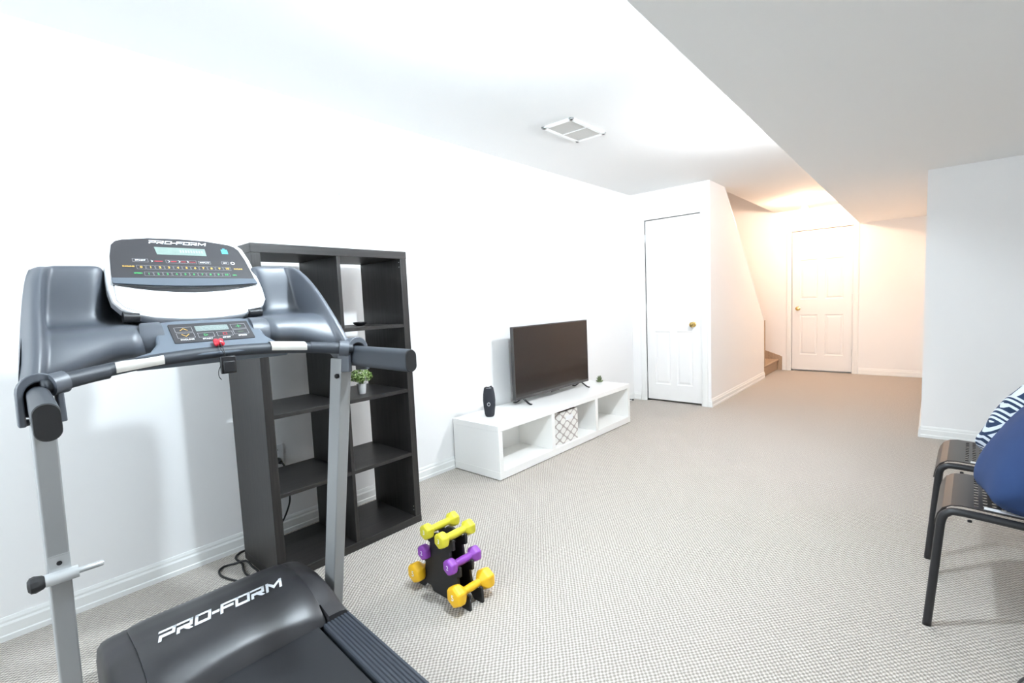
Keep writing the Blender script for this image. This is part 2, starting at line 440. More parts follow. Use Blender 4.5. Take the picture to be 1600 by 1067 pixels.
# doors
def door(name, x0, x1, yw, cols, rows, knob_x, knob_z, hinge_x):
    """panelled door leaf in the wall plane y = yw, front facing -y"""
    bm = BM(); g = 0.003; z0, z1 = 0.022, DH - 0.006
    a, b = x0 + g, x1 - g; yf = yw + 0.012
    xs = sorted([a, b] + [x0 + c for cc in cols for c in cc]); zs = sorted([z0, z1] + [r for rr in rows for r in rr])
    def quad(p): bm.faces.new([bm.verts.new(q) for q in p])
    for i in range(len(xs) - 1):
        for j in range(len(zs) - 1):
            xa, xb, za, zb = xs[i], xs[i + 1], zs[j], zs[j + 1]
            ispan = any(abs(xa - x0 - c[0]) < 1e-4 for c in cols) and any(abs(za - r[0]) < 1e-4 for r in rows)
            if not ispan:
                quad([(xa, yf, za), (xb, yf, za), (xb, yf, zb), (xa, yf, zb)]); continue
            prev = None
            for off, d in ((0, 0), (0.010, 0.009), (0.018, 0.009), (0.038, 0.002)):
                rr = [(xa + off, yf + d, za + off), (xb - off, yf + d, za + off), (xb - off, yf + d, zb - off), (xa + off, yf + d, zb - off)]
                if prev:
                    for k in range(4): quad([prev[k], prev[(k + 1) % 4], rr[(k + 1) % 4], rr[k]])
                prev = rr
            quad(prev)
    yb = yf + 0.035
    quad([(a, yb, z0), (a, yb, z1), (b, yb, z1), (b, yb, z0)])
    quad([(a, yf, z0), (a, yb, z0), (b, yb, z0), (b, yf, z0)]); quad([(a, yf, z1), (b, yf, z1), (b, yb, z1), (a, yb, z1)])
    quad([(a, yf, z0), (a, yf, z1), (a, yb, z1), (a, yb, z0)]); quad([(b, yf, z0), (b, yb, z0), (b, yb, z1), (b, yf, z1)])
    bmesh.ops.remove_doubles(bm, verts=bm.verts[:], dist=1e-5)
    leaf = struct(name, bm, M_DOOR)
    kb = BM(); lathe(kb, [(0.0, 0), (0.029, 0.0), (0.029, -0.006), (0.012, -0.010), (0.011, -0.030), (0.026, -0.040), (0.029, -0.052), (0.022, -0.062), (0, -0.064)], (knob_x, yf, knob_z), 20, 'Y')
    k = finish('door_knob', kb, M_BRASS, leaf, smooth=50); k['label'] = 'round brass door knob'
    for z in (0.25, 1.02, 1.80):
        hb = BM(); tube(hb, [(hinge_x, yf - 0.004, z), (hinge_x, yf - 0.004, z + 0.09)], 0.005, 8)
        finish('hinge', hb, M_STEEL2, leaf, smooth=50)
    # casing
    cb = BM(); w = 0.062
    def strip(p0, p1, q0, q1):
        pass
    prof = [(0, 0), (0.0, 0.010), (0.012, 0.015), (0.045, 0.017), (0.058, 0.012), (0.062, 0)]
    def side(x, s, zt):
        pts = [(x + s * d, yw - t, 0) for d, t in prof]
        R0 = [Vector(p) for p in pts]; R1 = [Vector((x + s * d, yw - t, zt + d)) for d, t in prof]
        skin(cb, [R0, R1])
    side(x0 - 0.008, -1, DH); side(x1 + 0.008, 1, DH)
    skin(cb, [[Vector((x0 - 0.008 - d, yw - t, DH + d)) for d, t in prof], [Vector((x1 + 0.008 + d, yw - t, DH + d)) for d, t in prof]])
    # jambs and stop
    box(cb, x0 - 0.008, x0, yw - 0.002, yw + 0.1, 0, DH); box(cb, x1, x1 + 0.008, yw - 0.002, yw + 0.1, 0, DH); box(cb, x0 - 0.008, x1 + 0.008, yw - 0.002, yw + 0.1, DH, DH + 0.008)
    return leaf, cb
l1, cb = door('door_1', D1A, D1B, YC, [(0.095, 0.275), (0.345, 0.525)], [(0.20, 0.80), (1.01, 1.90)], 0.706, 0.877, D1A + 0.001)
struct('trim_2', cb, M_TRIM)
l2, cb = door('door_2', D2A, D2B, YF, [(0.105, 0.325), (0.415, 0.635)], [(0.245, 0.833), (1.056, 1.628), (1.715, 1.905)], 1.140, 0.924, D2B - 0.001)
struct('trim_3', cb, M_TRIM)

# nail head left on the long white wall
bm = BM(); lathe(bm, [(0, 0), (0.004, 0), (0.004, 0.003), (0, 0.004)], (0.0, 1.505, 1.875), 10, 'X')
tag(finish('wall_nail', bm, M_STEEL, smooth=50), 'tiny grey nail head in the bare white wall above the bookcase', 'nail')

# door stop at the foot of the corner
bm = BM(); tube(bm, [(0.016, 4.93, 0.03), (0.075, 4.93, 0.03)], 0.006, 8); tube(bm, [(0.075, 4.93, 0.03), (0.088, 4.93, 0.03)], 0.010, 10)
tag(finish('door_stop', bm, M_RUBBER, smooth=40), 'small dark door stop on the baseboard by the near white door', 'door stop')

# ------------------------------------------------------------------ staircase
st = root('staircase', 'tan carpeted staircase rising behind the sloping white half wall', 'staircase', (0.45, 7.6, 0))
def sp(name, bm, **k):
    o = finish(name, bm, M_CARPET_STAIR, st, **k); o.data.transform(Matrix.Translation(-Vector(st.location))); return o
rise, run = 0.196, 0.2075
zt = 0.165
bm = BM(); box(bm, 0.002, XS - 0.02, 7.225, YF - 0.002, 0, zt - 0.03); box(bm, 0.002, XS + 0.005, 7.225, YF - 0.012, zt - 0.03, zt)
sp('step', bm, bevel=0.010)
bm = BM(); box(bm, 0.002, 0.45, 7.0, YF - 0.002, zt, zt + 0.18); sp('step', bm, bevel=0.010)
k = 0
y, z = 7.22, zt + 0.18
while y - run > 5.40:
    bm = BM(); box(bm, 0.002, XS - 0.112, y - run - 0.02, y, z - 0.14 if k else 0.0, z + rise); sp('step', bm, bevel=0.010)
    y -= run; z += rise; k += 1
# carpeted skirt boards
bm = BM(); prism(bm, [(0.935, YF - 0.001, 0), (0.935, YF - 0.001, 0.205), (0.90, YF - 0.001, 0.222), (0.35, YF - 0.001, 0.42), (0.003, YF - 0.001, 0.50), (0.003, YF - 0.001, 0.0)], (0, -0.014, 0))
sp('skirt_board', bm)
bm = BM(); prism(bm, [(XS - 0.001, 7.222, 0), (XS - 0.001, 7.30, 0), (XS - 0.001, 7.285, 0.80), (XS - 0.001, 7.222, 0.80)], (-0.03, 0, 0)); sp('skirt_board', bm)
bm = BM(); prism(bm, [(0.799, 7.20, 0.78), (0.799, 7.20, 0.4), (0.799, 5.42, 2.1), (0.799, 5.42, H - 0.001), (0.799, 5.80, H - 0.001), (0.799, 5.80, 2.17)], (-0.016, 0, 0)); sp('skirt_board', bm)

# ------------------------------------------------------------------ ceiling fittings
def ceiling_light(key, label):
    x, y, z, s, c, br = LIGHTS[key]
    r = root('ceiling_light', label, 'ceiling light', (x, y, H))
    bm = BM(); lathe(bm, [(0, 0), (br, 0), (br, -0.018), (br * 0.7, -0.032), (0.028, -0.034), (0.022, z - H + GLOBE_R * 0.86), (0.0, z - H + GLOBE_R * 0.86)], (0, 0, 0), 28)
    finish('lamp_base', bm, M_TRIM, r, smooth=40)
    bm = BM(); sphere(bm, (0, 0, z - H), GLOBE_R, 20, 12)
    o = finish('bulb', bm, emis('bulb_' + key, c, s), r, smooth=180); o['label'] = 'glowing round bulb'
    return r
ceiling_light('cool', 'ceiling light with cool white globe nearest the treadmill')
ceiling_light('neutral', 'ceiling light with neutral white globe above the middle of the room')
ceiling_light('warm', 'ceiling light with warm glowing bulb in front of the far door')

v = root('ceiling_vent', 'white rectangular air vent with two grey grilles set in the ceiling', 'vent', (0.765, 2.85, H))
bm = BM(); W2, L2 = 0.122, 0.212
for (x0, x1, y0, y1) in ((-W2, W2, -L2, -L2 + 0.03), (-W2, W2, L2 - 0.03, L2), (-W2, -W2 + 0.028, -L2, L2), (W2 - 0.028, W2, -L2, L2), (-W2, W2, -0.006, 0.006)):
    box(bm, x0, x1, y0, y1, -0.012, -0.0005)
finish('vent_frame', bm, M_TRIM, v, bevel=0.003)
for s in (-1, 1):
    bm = BM(); ya, yb = (0.006, L2 - 0.03) if s > 0 else (-L2 + 0.03, -0.006)
    n = 14
    for i in range(n):
        x = -W2 + 0.03 + (2 * W2 - 0.06) * (i + 0.5) / n
        prism(bm, [(x - 0.006, ya, -0.010), (x + 0.004, ya, -0.002), (x + 0.006, ya, -0.002), (x - 0.004, ya, -0.010)], (0, yb - ya, 0))
    box(bm, -W2 + 0.028, W2 - 0.028, ya, yb, -0.0019, -0.0008)
    finish('grille', bm, M_VENT, v)

# ------------------------------------------------------------------ wall outlet and power cord
o_ = root('wall_outlet', 'white duplex wall outlet seen through the open bookcase', 'outlet', (0, 1.028, 0.433))
bm = BM(); box(bm, 0.0005, 0.006, -0.037, 0.037, -0.060, 0.060); finish('cover_plate', bm, M_WHITEPL, o_, bevel=0.002)
for dz in (-0.025, 0.025):
    bm = BM()
    prism(bm, [(0.006, p[0], p[1] + dz) for p in roundrect(0.034, 0.030, 0.012)], (0.002, 0, 0))
    f = finish('socket_face', bm, M_WHITEPL, o_)
    bm = BM()
    for dy in (-0.007, 0.007): box(bm, 0.008, 0.0085, dy - 0.0012, dy + 0.0012, dz + 0.002, dz + 0.011)
    lathe(bm, [(0, 0), (0.0025, 0), (0.0025, 0.0005), (0, 0.0005)], (0.008, 0, dz - 0.007), 8, 'X')
    finish('slot', bm, M_BLACK, f)
pc = root('power_cord', 'black power cord plugged into the outlet and looping on the carpet beside the bookcase', 'cord', (0.05, 0.9, 0))
inv = Matrix.Translation(-Vector(pc.location))
bm = BM(); tube(bm, [(0.0085, 1.030, 0.408), (0.022, 1.030, 0.408), (0.044, 1.032, 0.404)], [0.017, 0.017, 0.010], 12)
x = finish('plug', bm, M_BLACK, pc, smooth=40); x.data.transform(inv)
cp = [(0.044, 1.032, 0.404), (0.056, 1.042, 0.388), (0.058, 1.055, 0.33), (0.055, 1.06, 0.25), (0.06, 1.05, 0.17), (0.06, 1.0, 0.08), (0.05, 0.93, 0.02),
      (0.035, 0.87, 0.006), (0.045, 0.80, 0.0055), (0.085, 0.765, 0.0055), (0.164, 0.765, 0.0055), (0.235, 0.748, 0.0055), (0.30, 0.742, 0.0055), (0.325, 0.765, 0.0055),
      (0.300, 0.786, 0.0055), (0.245, 0.785, 0.007), (0.176, 0.779, 0.016), (0.135, 0.735, 0.0055), (0.125, 0.70, 0.0055), (0.150, 0.672, 0.0055), (0.21, 0.665, 0.0055), (0.30, 0.690, 0.0055), (0.38, 0.73, 0.0055), (0.46, 0.75, 0.0055), (0.50, 0.72, 0.0055)]
bm = BM(); tube(bm, smooth_path(cp, 6), 0.0048, 8); x = finish('cord', bm, M_CORD, pc, smooth=180); x.data.transform(inv)

# ================================================================== BOOKCASE
BX0, BX1, BY0, BY1, BH = 0.112, 0.5028, 0.7986, 1.582, 1.493
bc = root('bookcase', 'tall dark brown open bookcase of eight cubes against the white wall', 'bookcase', (BX0, BY0, 0))
inv = Matrix.Translation(-Vector(bc.location))
def bp_(name, args, mt, bv=0.0015):
    bm = BM(); box(bm, *args); x = finish(name, bm, mt, bc, bevel=bv); x.data.transform(inv); return x
T = 0.039
bp_('top_panel', (BX0, BX1, BY0, BY1, BH - T, BH), M_WOODY)
bp_('bottom_panel', (BX0, BX1, BY0, BY1, 0, T), M_WOODY)
bp_('side_panel', (BX0, BX1 - 0.001, BY0 + 0.001, BY0 + T, T, BH - T), M_WOODZ)
sp2 = bp_('side_panel', (BX0, BX1 - 0.001, BY1 - T, BY1 - 0.001, T, BH - T), M_WOODZ)
YM = (BY0 + BY1) / 2
bp_('divider', (BX0, BX1 - 0.003, YM - 0.009, YM + 0.009, T, BH - T), M_WOODZ)
pitch = (BH - 2 * T + 0.0) / 4
SHZ = [T + pitch * i for i in (1, 2, 3)]
for z in SHZ:
    bp_('shelf', (BX0, BX1 - 0.004, BY0 + T, YM - 0.009, z - 0.009, z + 0.009), M_WOODY, 0.001)
    bp_('shelf', (BX0, BX1 - 0.004, YM + 0.009, BY1 - T, z - 0.009, z + 0.009), M_WOODY, 0.001)
for z in (1.437, 1.427 - 0.015, 0.075, 0.095):
    bm = BM(); lathe(bm, [(0, 0), (0.0025, 0), (0.0025, -0.001), (0, -0.001)], (BX1 - 0.014, BY1 - T, z), 8, 'Y')
    x = finish('peg_hole', bm, M_STEEL2, sp2); x.data.transform(inv)

# ------------------------------------------------------------------ things on the bookcase
def foliage(bm, c, R, n, size, squash=0.8, mi_n=2):
    for i in range(n):
        while True:
            d = Vector((random.uniform(-1, 1), random.uniform(-1, 1), random.uniform(-0.55, 1)))
            if 0.15 < d.length < 1: break
        d = d.normalized() * (d.length ** 0.4)
        p = Vector(c) + Vector((d.x * R, d.y * R, d.z * R * squash))
        nrm = (d + Vector((random.uniform(-.7, .7), random.uniform(-.7, .7), random.uniform(-.2, .9)))).normalized()
        t = nrm.orthogonal().normalized(); t.rotate(Matrix.Rotation(random.uniform(0, 2 * PI), 3, nrm)); b = nrm.cross(t)
        s = size * random.uniform(0.7, 1.3); mi = random.randrange(mi_n)
        vs = [bm.verts.new(q) for q in (p - t * s, p - b * s * 0.45 + nrm * s * 0.1, p + t * s, p + b * s * 0.45 + nrm * s * 0.1)]
        f = bm.faces.new(vs); f.material_index = mi
pl = root('potted_plant', 'small bushy green plant in a white pot on the bookcase shelf', 'plant', (0.385, 1.335, SHZ[1] + 0.009))
bm = BM(); lathe(bm, [(0, 0), (0.0185, 0), (0.0200, 0.002), (0.0255, 0.052), (0.0265, 0.054), (0.0235, 0.054), (0.022, 0.046), (0.0, 0.046)], (0, 0, 0.0), 24)
finish('pot', bm, M_POT, pl, smooth=50)
bm = BM(); lathe(bm, [(0, 0), (0.021, 0), (0.0215, 0.002), (0, 0.003)], (0, 0, 0.045), 16); finish('soil', bm, M_SOIL, pl)
bm = BM()
for i in range(26):
    a = random.uniform(0, 2 * PI); q = random.uniform(0.2, 1)
    tube(bm, [(0.008 * math.cos(a), 0.008 * math.sin(a), 0.045), (0.022 * q * math.cos(a), 0.022 * q * math.sin(a), 0.075), (0.042 * q * math.cos(a), 0.042 * q * math.sin(a), 0.100)], 0.0007, 5)
st_ = finish('stem', bm, M_LEAF, pl); st_['kind'] = 'stuff'
bm = BM(); foliage(bm, (0, 0, 0.092), 0.058, 620, 0.0075, 0.68)
lf = finish('foliage', bm, [M_LEAF, M_LEAF2], pl); lf['kind'] = 'stuff'

bm = BM()
lathe(bm, [(0, 0), (0.020, 0.0), (0.028, 0.004), (0.036, 0.013), (0.037, 0.017), (0.030, 0.019), (0.012, 0.020), (0.0, 0.0205)], (0, 0, 0), 28)
pk = finish('trinket_dish', bm, M_BLACK, smooth=50); pk.location = (0.30, 1.402, SHZ[2] + 0.0095)
tag(pk, 'small round black dish on the upper right shelf of the bookcase', 'dish')

# ================================================================== TV BENCH
TX0, TX1, TY0, TY1, TZ = 0.020, 0.470, 2.27, 4.118, 0.376
tv = root('tv_bench', 'low white TV bench with three open compartments', 'tv bench', (TX0, TY0, 0))
inv = Matrix.Translation(-Vector(tv.location))
def tp(name, args, bv=0.0015):
    bm = BM(); box(bm, *args); x = finish(name, bm, M_LAQ, tv, bevel=bv); x.data.transform(inv); return x
tp('top_panel', (TX0, TX1, TY0, TY1, TZ - 0.040, TZ))
tp('bottom_panel', (TX0, TX1, TY0, TY1, 0.006, 0.060))
tp('side_panel', (TX0, TX1 - 0.001, TY0 + 0.001, TY0 + 0.040, 0.060, TZ - 0.040))
tp('side_panel', (TX0, TX1 - 0.001, TY1 - 0.040, TY1 - 0.001, 0.060, TZ - 0.040))
tp('divider', (TX0 + 0.012, TX1 - 0.001, 2.868, 2.906, 0.060, TZ - 0.040))
tp('divider', (TX0 + 0.012, TX1 - 0.001, 3.497, 3.537, 0.060, TZ - 0.040))
tp('back_panel', (TX0 + 0.10, TX0 + 0.112, TY0 + 0.040, 2.868, 0.060, TZ - 0.040))
tp('back_panel', (TX0 + 0.10, TX0 + 0.112, 2.906, 3.497, 0.060, TZ - 0.040))
tp('back_panel', (TX0 + 0.10, TX0 + 0.112, 3.537, TY1 - 0.040, 0.060, TZ - 0.040))
for y in (TY0 + 0.05, TY1 - 0.05):
    for x in (TX0 + 0.05, TX1 - 0.05):
        bm = BM(); lathe(bm, [(0, 0), (0.015, 0), (0.015, 0.006), (0, 0.006)], (x, y, 0), 12); q = finish('foot', bm, M_BLACK, tv); q.data.transform(inv)

# television
t = root('television', 'flat black television standing on the white bench', 'television', (0.17, 3.33, TZ))
YT0, YT1 = 2.795 - 3.33, 3.862 - 3.33
bm = BM(); box(bm, -0.026, 0.0, YT0, YT1, 0.044, 0.628); box(bm, -0.06, -0.026, YT0 + 0.2, YT1 - 0.2, 0.07, 0.42)
finish('cabinet', bm, M_TVB, t, bevel=0.003)
bm = BM()
a, b_, c_, d_ = YT0 + 0.008, YT1 - 0.008, 0.066, 0.620
box(bm, 0.0, 0.0045, a, YT1 - 0.0005, d_, 0.628); box(bm, 0.0, 0.0045, YT0 + 0.0005, YT1 - 0.0005, 0.044, c_)
box(bm, 0.0, 0.0045, YT0 + 0.0005, a, c_, 0.628); box(bm, 0.0, 0.0045, b_, YT1 - 0.0005, c_, d_)
finish('bezel', bm, M_TVB, t, bevel=0.001)
bm = BM(); box(bm, 0.0002, 0.0022, a, b_, c_, d_); finish('screen', bm, M_SCREEN, t)
bm = BM(); box(bm, -0.004, 0.004, -0.06, 0.06, 0.034, 0.044); finish('sensor_bar', bm, M_TVB, t, bevel=0.002)
for y in (2.90 - 3.33, 3.755 - 3.33):
    for s in (1, -1):
        pass
    bm = BM(); tube(bm, smooth_path([(-0.105, y, 0.006), (-0.07, y, 0.012), (-0.02, y, 0.046), (0.0, y, 0.042), (0.05, y, 0.012), (0.080, y, 0.006)], 4), 0.0055, 8, ry=0.011)
    finish('leg', bm, M_BLACK, t, smooth=60)

# loudspeaker
s_ = root('portable_speaker', 'black barrel shaped portable speaker standing on the white bench', 'speaker', (0.215, 2.457, TZ))
bm = BM(); lathe(bm, [(0, 0.004), (0.026, 0.0), (0.032, 0.006), (0.036, 0.020), (0.0425, 0.07), (0.0455, 0.12), (0.0425, 0.165), (0.036, 0.203), (0.033, 0.212), (0.024, 0.208), (0, 0.204)], (0, 0, 0), 28)
finish('body', bm, M_SPK, s_, smooth=60)
bm = BM(); tube(bm, smooth_path([(0.0, -0.033, 0.198), (0.0, -0.028, 0.218), (0.0, -0.010, 0.214), (0, 0.010, 0.214), (0.0, 0.028, 0.218), (0.0, 0.033, 0.198)], 4), 0.004, 8); finish('carry_loop', bm, M_RUBBER, s_, smooth=60)
bm = BM(); lathe(bm, [(0, 0), (0.020, 0), (0.022, 0.003), (0, 0.004)], (0, 0, 0.2045), 20); q = finish('end_cap', bm, M_STEEL2, s_, smooth=40)
d = Vector((0.72, -0.69, 0)).normalized(); tt = Vector((0.69, 0.72, 0)).normalized()
bm = BM(); ctr = d * 0.0445 + Vector((0, 0, 0.098)) - tt * 0.006
n = 20; rings = []
for rr, off in ((0.0125, 0.0), (0.0125, 0.003), (0.0075, 0.003), (0.0075, 0.0)):
    rings.append([ctr + d * (off + 0.0008) + tt * (rr * math.cos(2 * PI * k / n)) + Vector((0, 0, 1)) * (rr * 1.15 * math.sin(2 * PI * k / n)) for k in range(n)])
skin(bm, rings + [rings[0]], caps=False); q = finish('emblem', bm, M_TEXTG, s_, smooth=40); q['label'] = 'grey ring emblem'

# little succulent
su = root('succulent', 'tiny green succulent at the far end of the white bench', 'plant', (0.165, 4.078, TZ))
bm = BM(); lathe(bm, [(0, 0), (0.026, 0), (0.034, 0.008), (0.036, 0.014), (0.030, 0.014), (0, 0.012)], (0, 0, 0), 18); finish('dish', bm, M_SUCC, su, smooth=50)
bm = BM()
for i in range(16):
    a = i * 2.4; q = 0.008 + 0.020 * (i / 16); h = 0.055 - 0.035 * (i / 16)
    tube(bm, [(0.3 * q * math.cos(a), 0.3 * q * math.sin(a), 0.012), (0.8 * q * math.cos(a), 0.8 * q * math.sin(a), 0.012 + h * .6), (1.3 * q * math.cos(a), 1.3 * q * math.sin(a), 0.012 + h)], [0.004, 0.006, 0.001], 6)
finish('leaf', bm, M_SUCC, su, smooth=60)['kind'] = 'stuff'

# fabric storage bin
bn = root('storage_bin', 'grey fabric storage bin with pale leaf print inside the white bench', 'storage bin', (0.335, 3.105, 0.0605))
bm = BM(); w, d2, h, th = 0.136, 0.115, 0.258, 0.005
def ringz(hw, hd, z): return [Vector((x_, y_, z)) for x_, y_ in ((hd - 0.036, -hw), (hd, -hw + 0.038), (hd, hw), (-hd, hw), (-hd, -hw))]
skin(bm, [ringz(w, d2, 0), ringz(w + 0.004, d2 + 0.004, h * 0.5), ringz(w + 0.002, d2 + 0.002, h), ringz(w - 0.004, d2 - 0.004, h), ringz(w - 0.006, d2 - 0.006, 0.01)])
bm.faces.ensure_lookup_table()
finish('body', bm, M_BIN, bn, bevel=0.003)
bm = BM(); skin(bm, [ringz(w - 0.0045, d2 - 0.0045, h - 0.002), ringz(w - 0.007, d2 - 0.007, 0.012)], caps=False)
f = [bm.verts.new(p) for p in ringz(w - 0.007, d2 - 0.007, 0.012)]; bm.faces.new(f); finish('lining', bm, M_BININ, bn)
bm = BM(); skin(bm, [[Vector((d2 + 0.0035 + o2, y_, z_)) for y_, z_ in roundrect(0.10, 0.036, 0.008, 3, 0.015, 0.200)] for o2 in (0, 0.003)])
q = finish('label_holder', bm, M_WHITEPL, bn); q['label'] = 'white label tab'

# ================================================================== DUMBBELL RACK
rk = root('dumbbell_rack', 'black A-shaped plastic dumbbell rack on the carpet', 'dumbbell rack', (1.13, 1.235, 0))
def rack_outline():
    # half outline (x >= 0), from the bottom up, with upturned hooks for three tiers
    h = [(0.055, 0.0), (0.07, 0.022), (0.10, 0.022), (0.118, 0.0), (0.168, 0.0), (0.165, 0.062), (0.152, 0.064), (0.146, 0.050), (0.118, 0.048), (0.108, 0.060),
         (0.100, 0.118), (0.118, 0.122), (0.118, 0.160), (0.107, 0.162), (0.101, 0.147), (0.076, 0.146), (0.068, 0.158), (0.062, 0.212), (0.086, 0.222), (0.086, 0.262), (0.076, 0.264), (0.070, 0.250), (0.040, 0.248), (0.032, 0.262), (0.0, 0.268)]
    return h + [(-x_, z_) for x_, z_ in reversed(h[:-1])]
for y_ in (-0.034, 0.034):
    bm = BM(); prism(bm, [(x_, y_ - 0.006, z_) for x_, z_ in rack_outline()], (0, 0.012, 0)); finish('side_plate', bm, M_RACK, rk, bevel=0.0015)
bm = BM(); box(bm, -0.09, 0.09, -0.028, 0.028, 0.028, 0.040); finish('cross_brace', bm, M_RACK, rk)
bm = BM(); box(bm, -0.055, 0.055, -0.028, 0.028, 0.128, 0.140); finish('cross_brace', bm, M_RACK, rk)
bm = BM(); box(bm, -0.028, 0.028, -0.028, 0.028, 0.215, 0.240); finish('cross_brace', bm, M_RACK, rk)
def dumbbell(loc, R, L, material, label, num, ang=0.0, flip=0):
    r = root('dumbbell', label, 'dumbbell', loc, ang, 'hexagonal dumbbells on the black rack')
    hr = 0.0165
    bm = BM(); n = 12
    prof = [(hr, -L / 2 + R * 0.9), (hr * 1.08, 0), (hr, L / 2 - R * 0.9)]
    rings = []
    for rr, y_ in [(hr * 1.15, -L / 2 + R * 0.7), (hr * 0.92, -L / 2 + R * 1.1), (hr, 0), (hr * 0.92, L / 2 - R * 1.1), (hr * 1.15, L / 2 - R * 0.7)]:
        rings.append([Vector((rr * math.cos(2 * PI * k / n), y_, rr * math.sin(2 * PI * k / n))) for k in range(n)])
    skin(bm, rings); finish('handle', bm, material, r, smooth=60)
    for s in (-1, 1):
        bm = BM(); n = 6; rings = []
        for q, off in ((0.42, -1.05), (0.86, -0.62), (1.0, -0.40), (1.0, 0.02), (0.88, 0.24), (0.74, 0.30)):
            rings.append([Vector((q * R * math.cos(2 * PI * k / n + PI / 6 + flip), s * (L / 2 + (off - 0.0) * R), q * R * math.sin(2 * PI * k / n + PI / 6 + flip))) for k in range(n)])
        skin(bm, rings); hd = finish('head', bm, material, r, bevel=R * 0.10, bseg=3, smooth=50)
        rot = Matrix.Rotation(PI / 2, 4, 'X') if s < 0 else Matrix.Rotation(PI, 4, 'Z') @ Matrix.Rotation(PI / 2, 4, 'X')
        text_mesh('weight_mark', num, R * 0.75, Matrix.Translation((0, s * (L / 2 + 0.30 * R), 0)) @ rot, hd, M_TEXTW if num != '8' else M_TEXTG, 0.0008, 0, 1)
    return r
A = -0.03
dumbbell((1.130 + 0.055, 1.238, 0.2685), 0.0350, 0.156, M_YEL, 'lime yellow dumbbell on the top tier, on the side facing the camera', '3', A)
dumbbell((1.130 - 0.055, 1.250, 0.2685), 0.0350, 0.156, M_YEL, 'lime yellow dumbbell on the top tier, on the side facing the wall', '3', 0.0)
dumbbell((1.130 + 0.089, 1.240, 0.1665), 0.0345, 0.142, M_PUR, 'purple dumbbell on the middle tier, whole handle visible', '2', A)
dumbbell((1.130 - 0.089, 1.250, 0.1665), 0.0345, 0.142, M_PUR, 'purple dumbbell on the middle tier with only one head showing', '2', 0.0)
dumbbell((1.130 + 0.133, 1.240, 0.0685), 0.0450, 0.172, M_ORA, 'amber yellow dumbbell on the bottom tier, nearest the camera', '5', A)
dumbbell((1.130 - 0.133, 1.250, 0.0685), 0.0450, 0.172, M_ORA, 'amber yellow dumbbell on the bottom tier, at the bookcase side', '5', 0.0)

# ================================================================== TREADMILL (local axes: X across, Y towards the wall, Z up)
TH = math.radians(0.5)
tm = root('treadmill', 'dark grey folding treadmill with upright console facing the white wall', 'treadmill', (1.441, 0.479, 0), PI / 2 - TH)
def P_(name, bm, material, parent=tm, **k): return finish(name, bm, material, parent, **k)

def dk(u, w):            # the deck is folded down a touch askew of the console
    return u + 0.045 * (w - 0.40)
# --- deck
def slab(bm, u0, u1, w0, w1, z0, z1):
    prism(bm, [(dk(u0, w0), w0, z0), (dk(u1, w0), w0, z0), (dk(u1, w1), w1, z0), (dk(u0, w1), w1, z0)], (0, 0, z1 - z0))
WR = -0.86
bm = BM(); slab(bm, -0.215, 0.235, WR + 0.04, 0.50, 0.070, 0.094); P_('running_belt', bm, M_BELT, bevel=0.004)
bm = BM(); slab(bm, -0.32, -0.235, WR, 0.55, 0.03, 0.075); slab(bm, 0.255, 0.340, WR, 0.55, 0.03, 0.075); slab(bm, -0.3, 0.32, 0.48, 0.86, 0.028, 0.06)
slab(bm, -0.22, 0.24, WR + 0.05, 0.5, 0.045, 0.068)
P_('deck_frame', bm, M_BLACK)
for (ua, ub) in ((-0.327, -0.229), (0.247, 0.345)):
    bm = BM(); sec = []
    n = 8
    for i in range(n):
        a = ua + (ub - ua) * i / n; b = ua + (ub - ua) * (i + 1) / n; q = (b - a)
        sec += [(a, 0.096), (a + q * 0.22, 0.101), (a + q * 0.78, 0.101), (b, 0.096)]
    sec = sec + [(ub, 0.060), (ua, 0.060)]
    skin(bm, [[Vector((dk(u, w), w, z)) for u, z in sec] for w in (WR, 0.396)])
    P_('foot_rail', bm, M_RAIL)
for s, u in ((-1, -0.278), (1, 0.296)):
    bm = BM(); slab(bm, u - 0.055, u + 0.055, WR - 0.06, WR, 0.012, 0.108); P_('rear_end_cap', bm, M_HOOD2, bevel=0.012, bseg=3)
bm = BM(); tube(bm, [(dk(-0.21, WR), WR + 0.03, 0.075), (dk(0.23, WR), WR + 0.03, 0.075)], 0.024, 16); P_('rear_roller', bm, M_BLACK, smooth=50)
for u in (-0.24, 0.26):
    bm = BM(); tube(bm, [(u - 0.02, 0.80, 0.028), (u + 0.02, 0.80, 0.028)], 0.0275, 16); P_('front_wheel', bm, M_RUBBER, smooth=50)

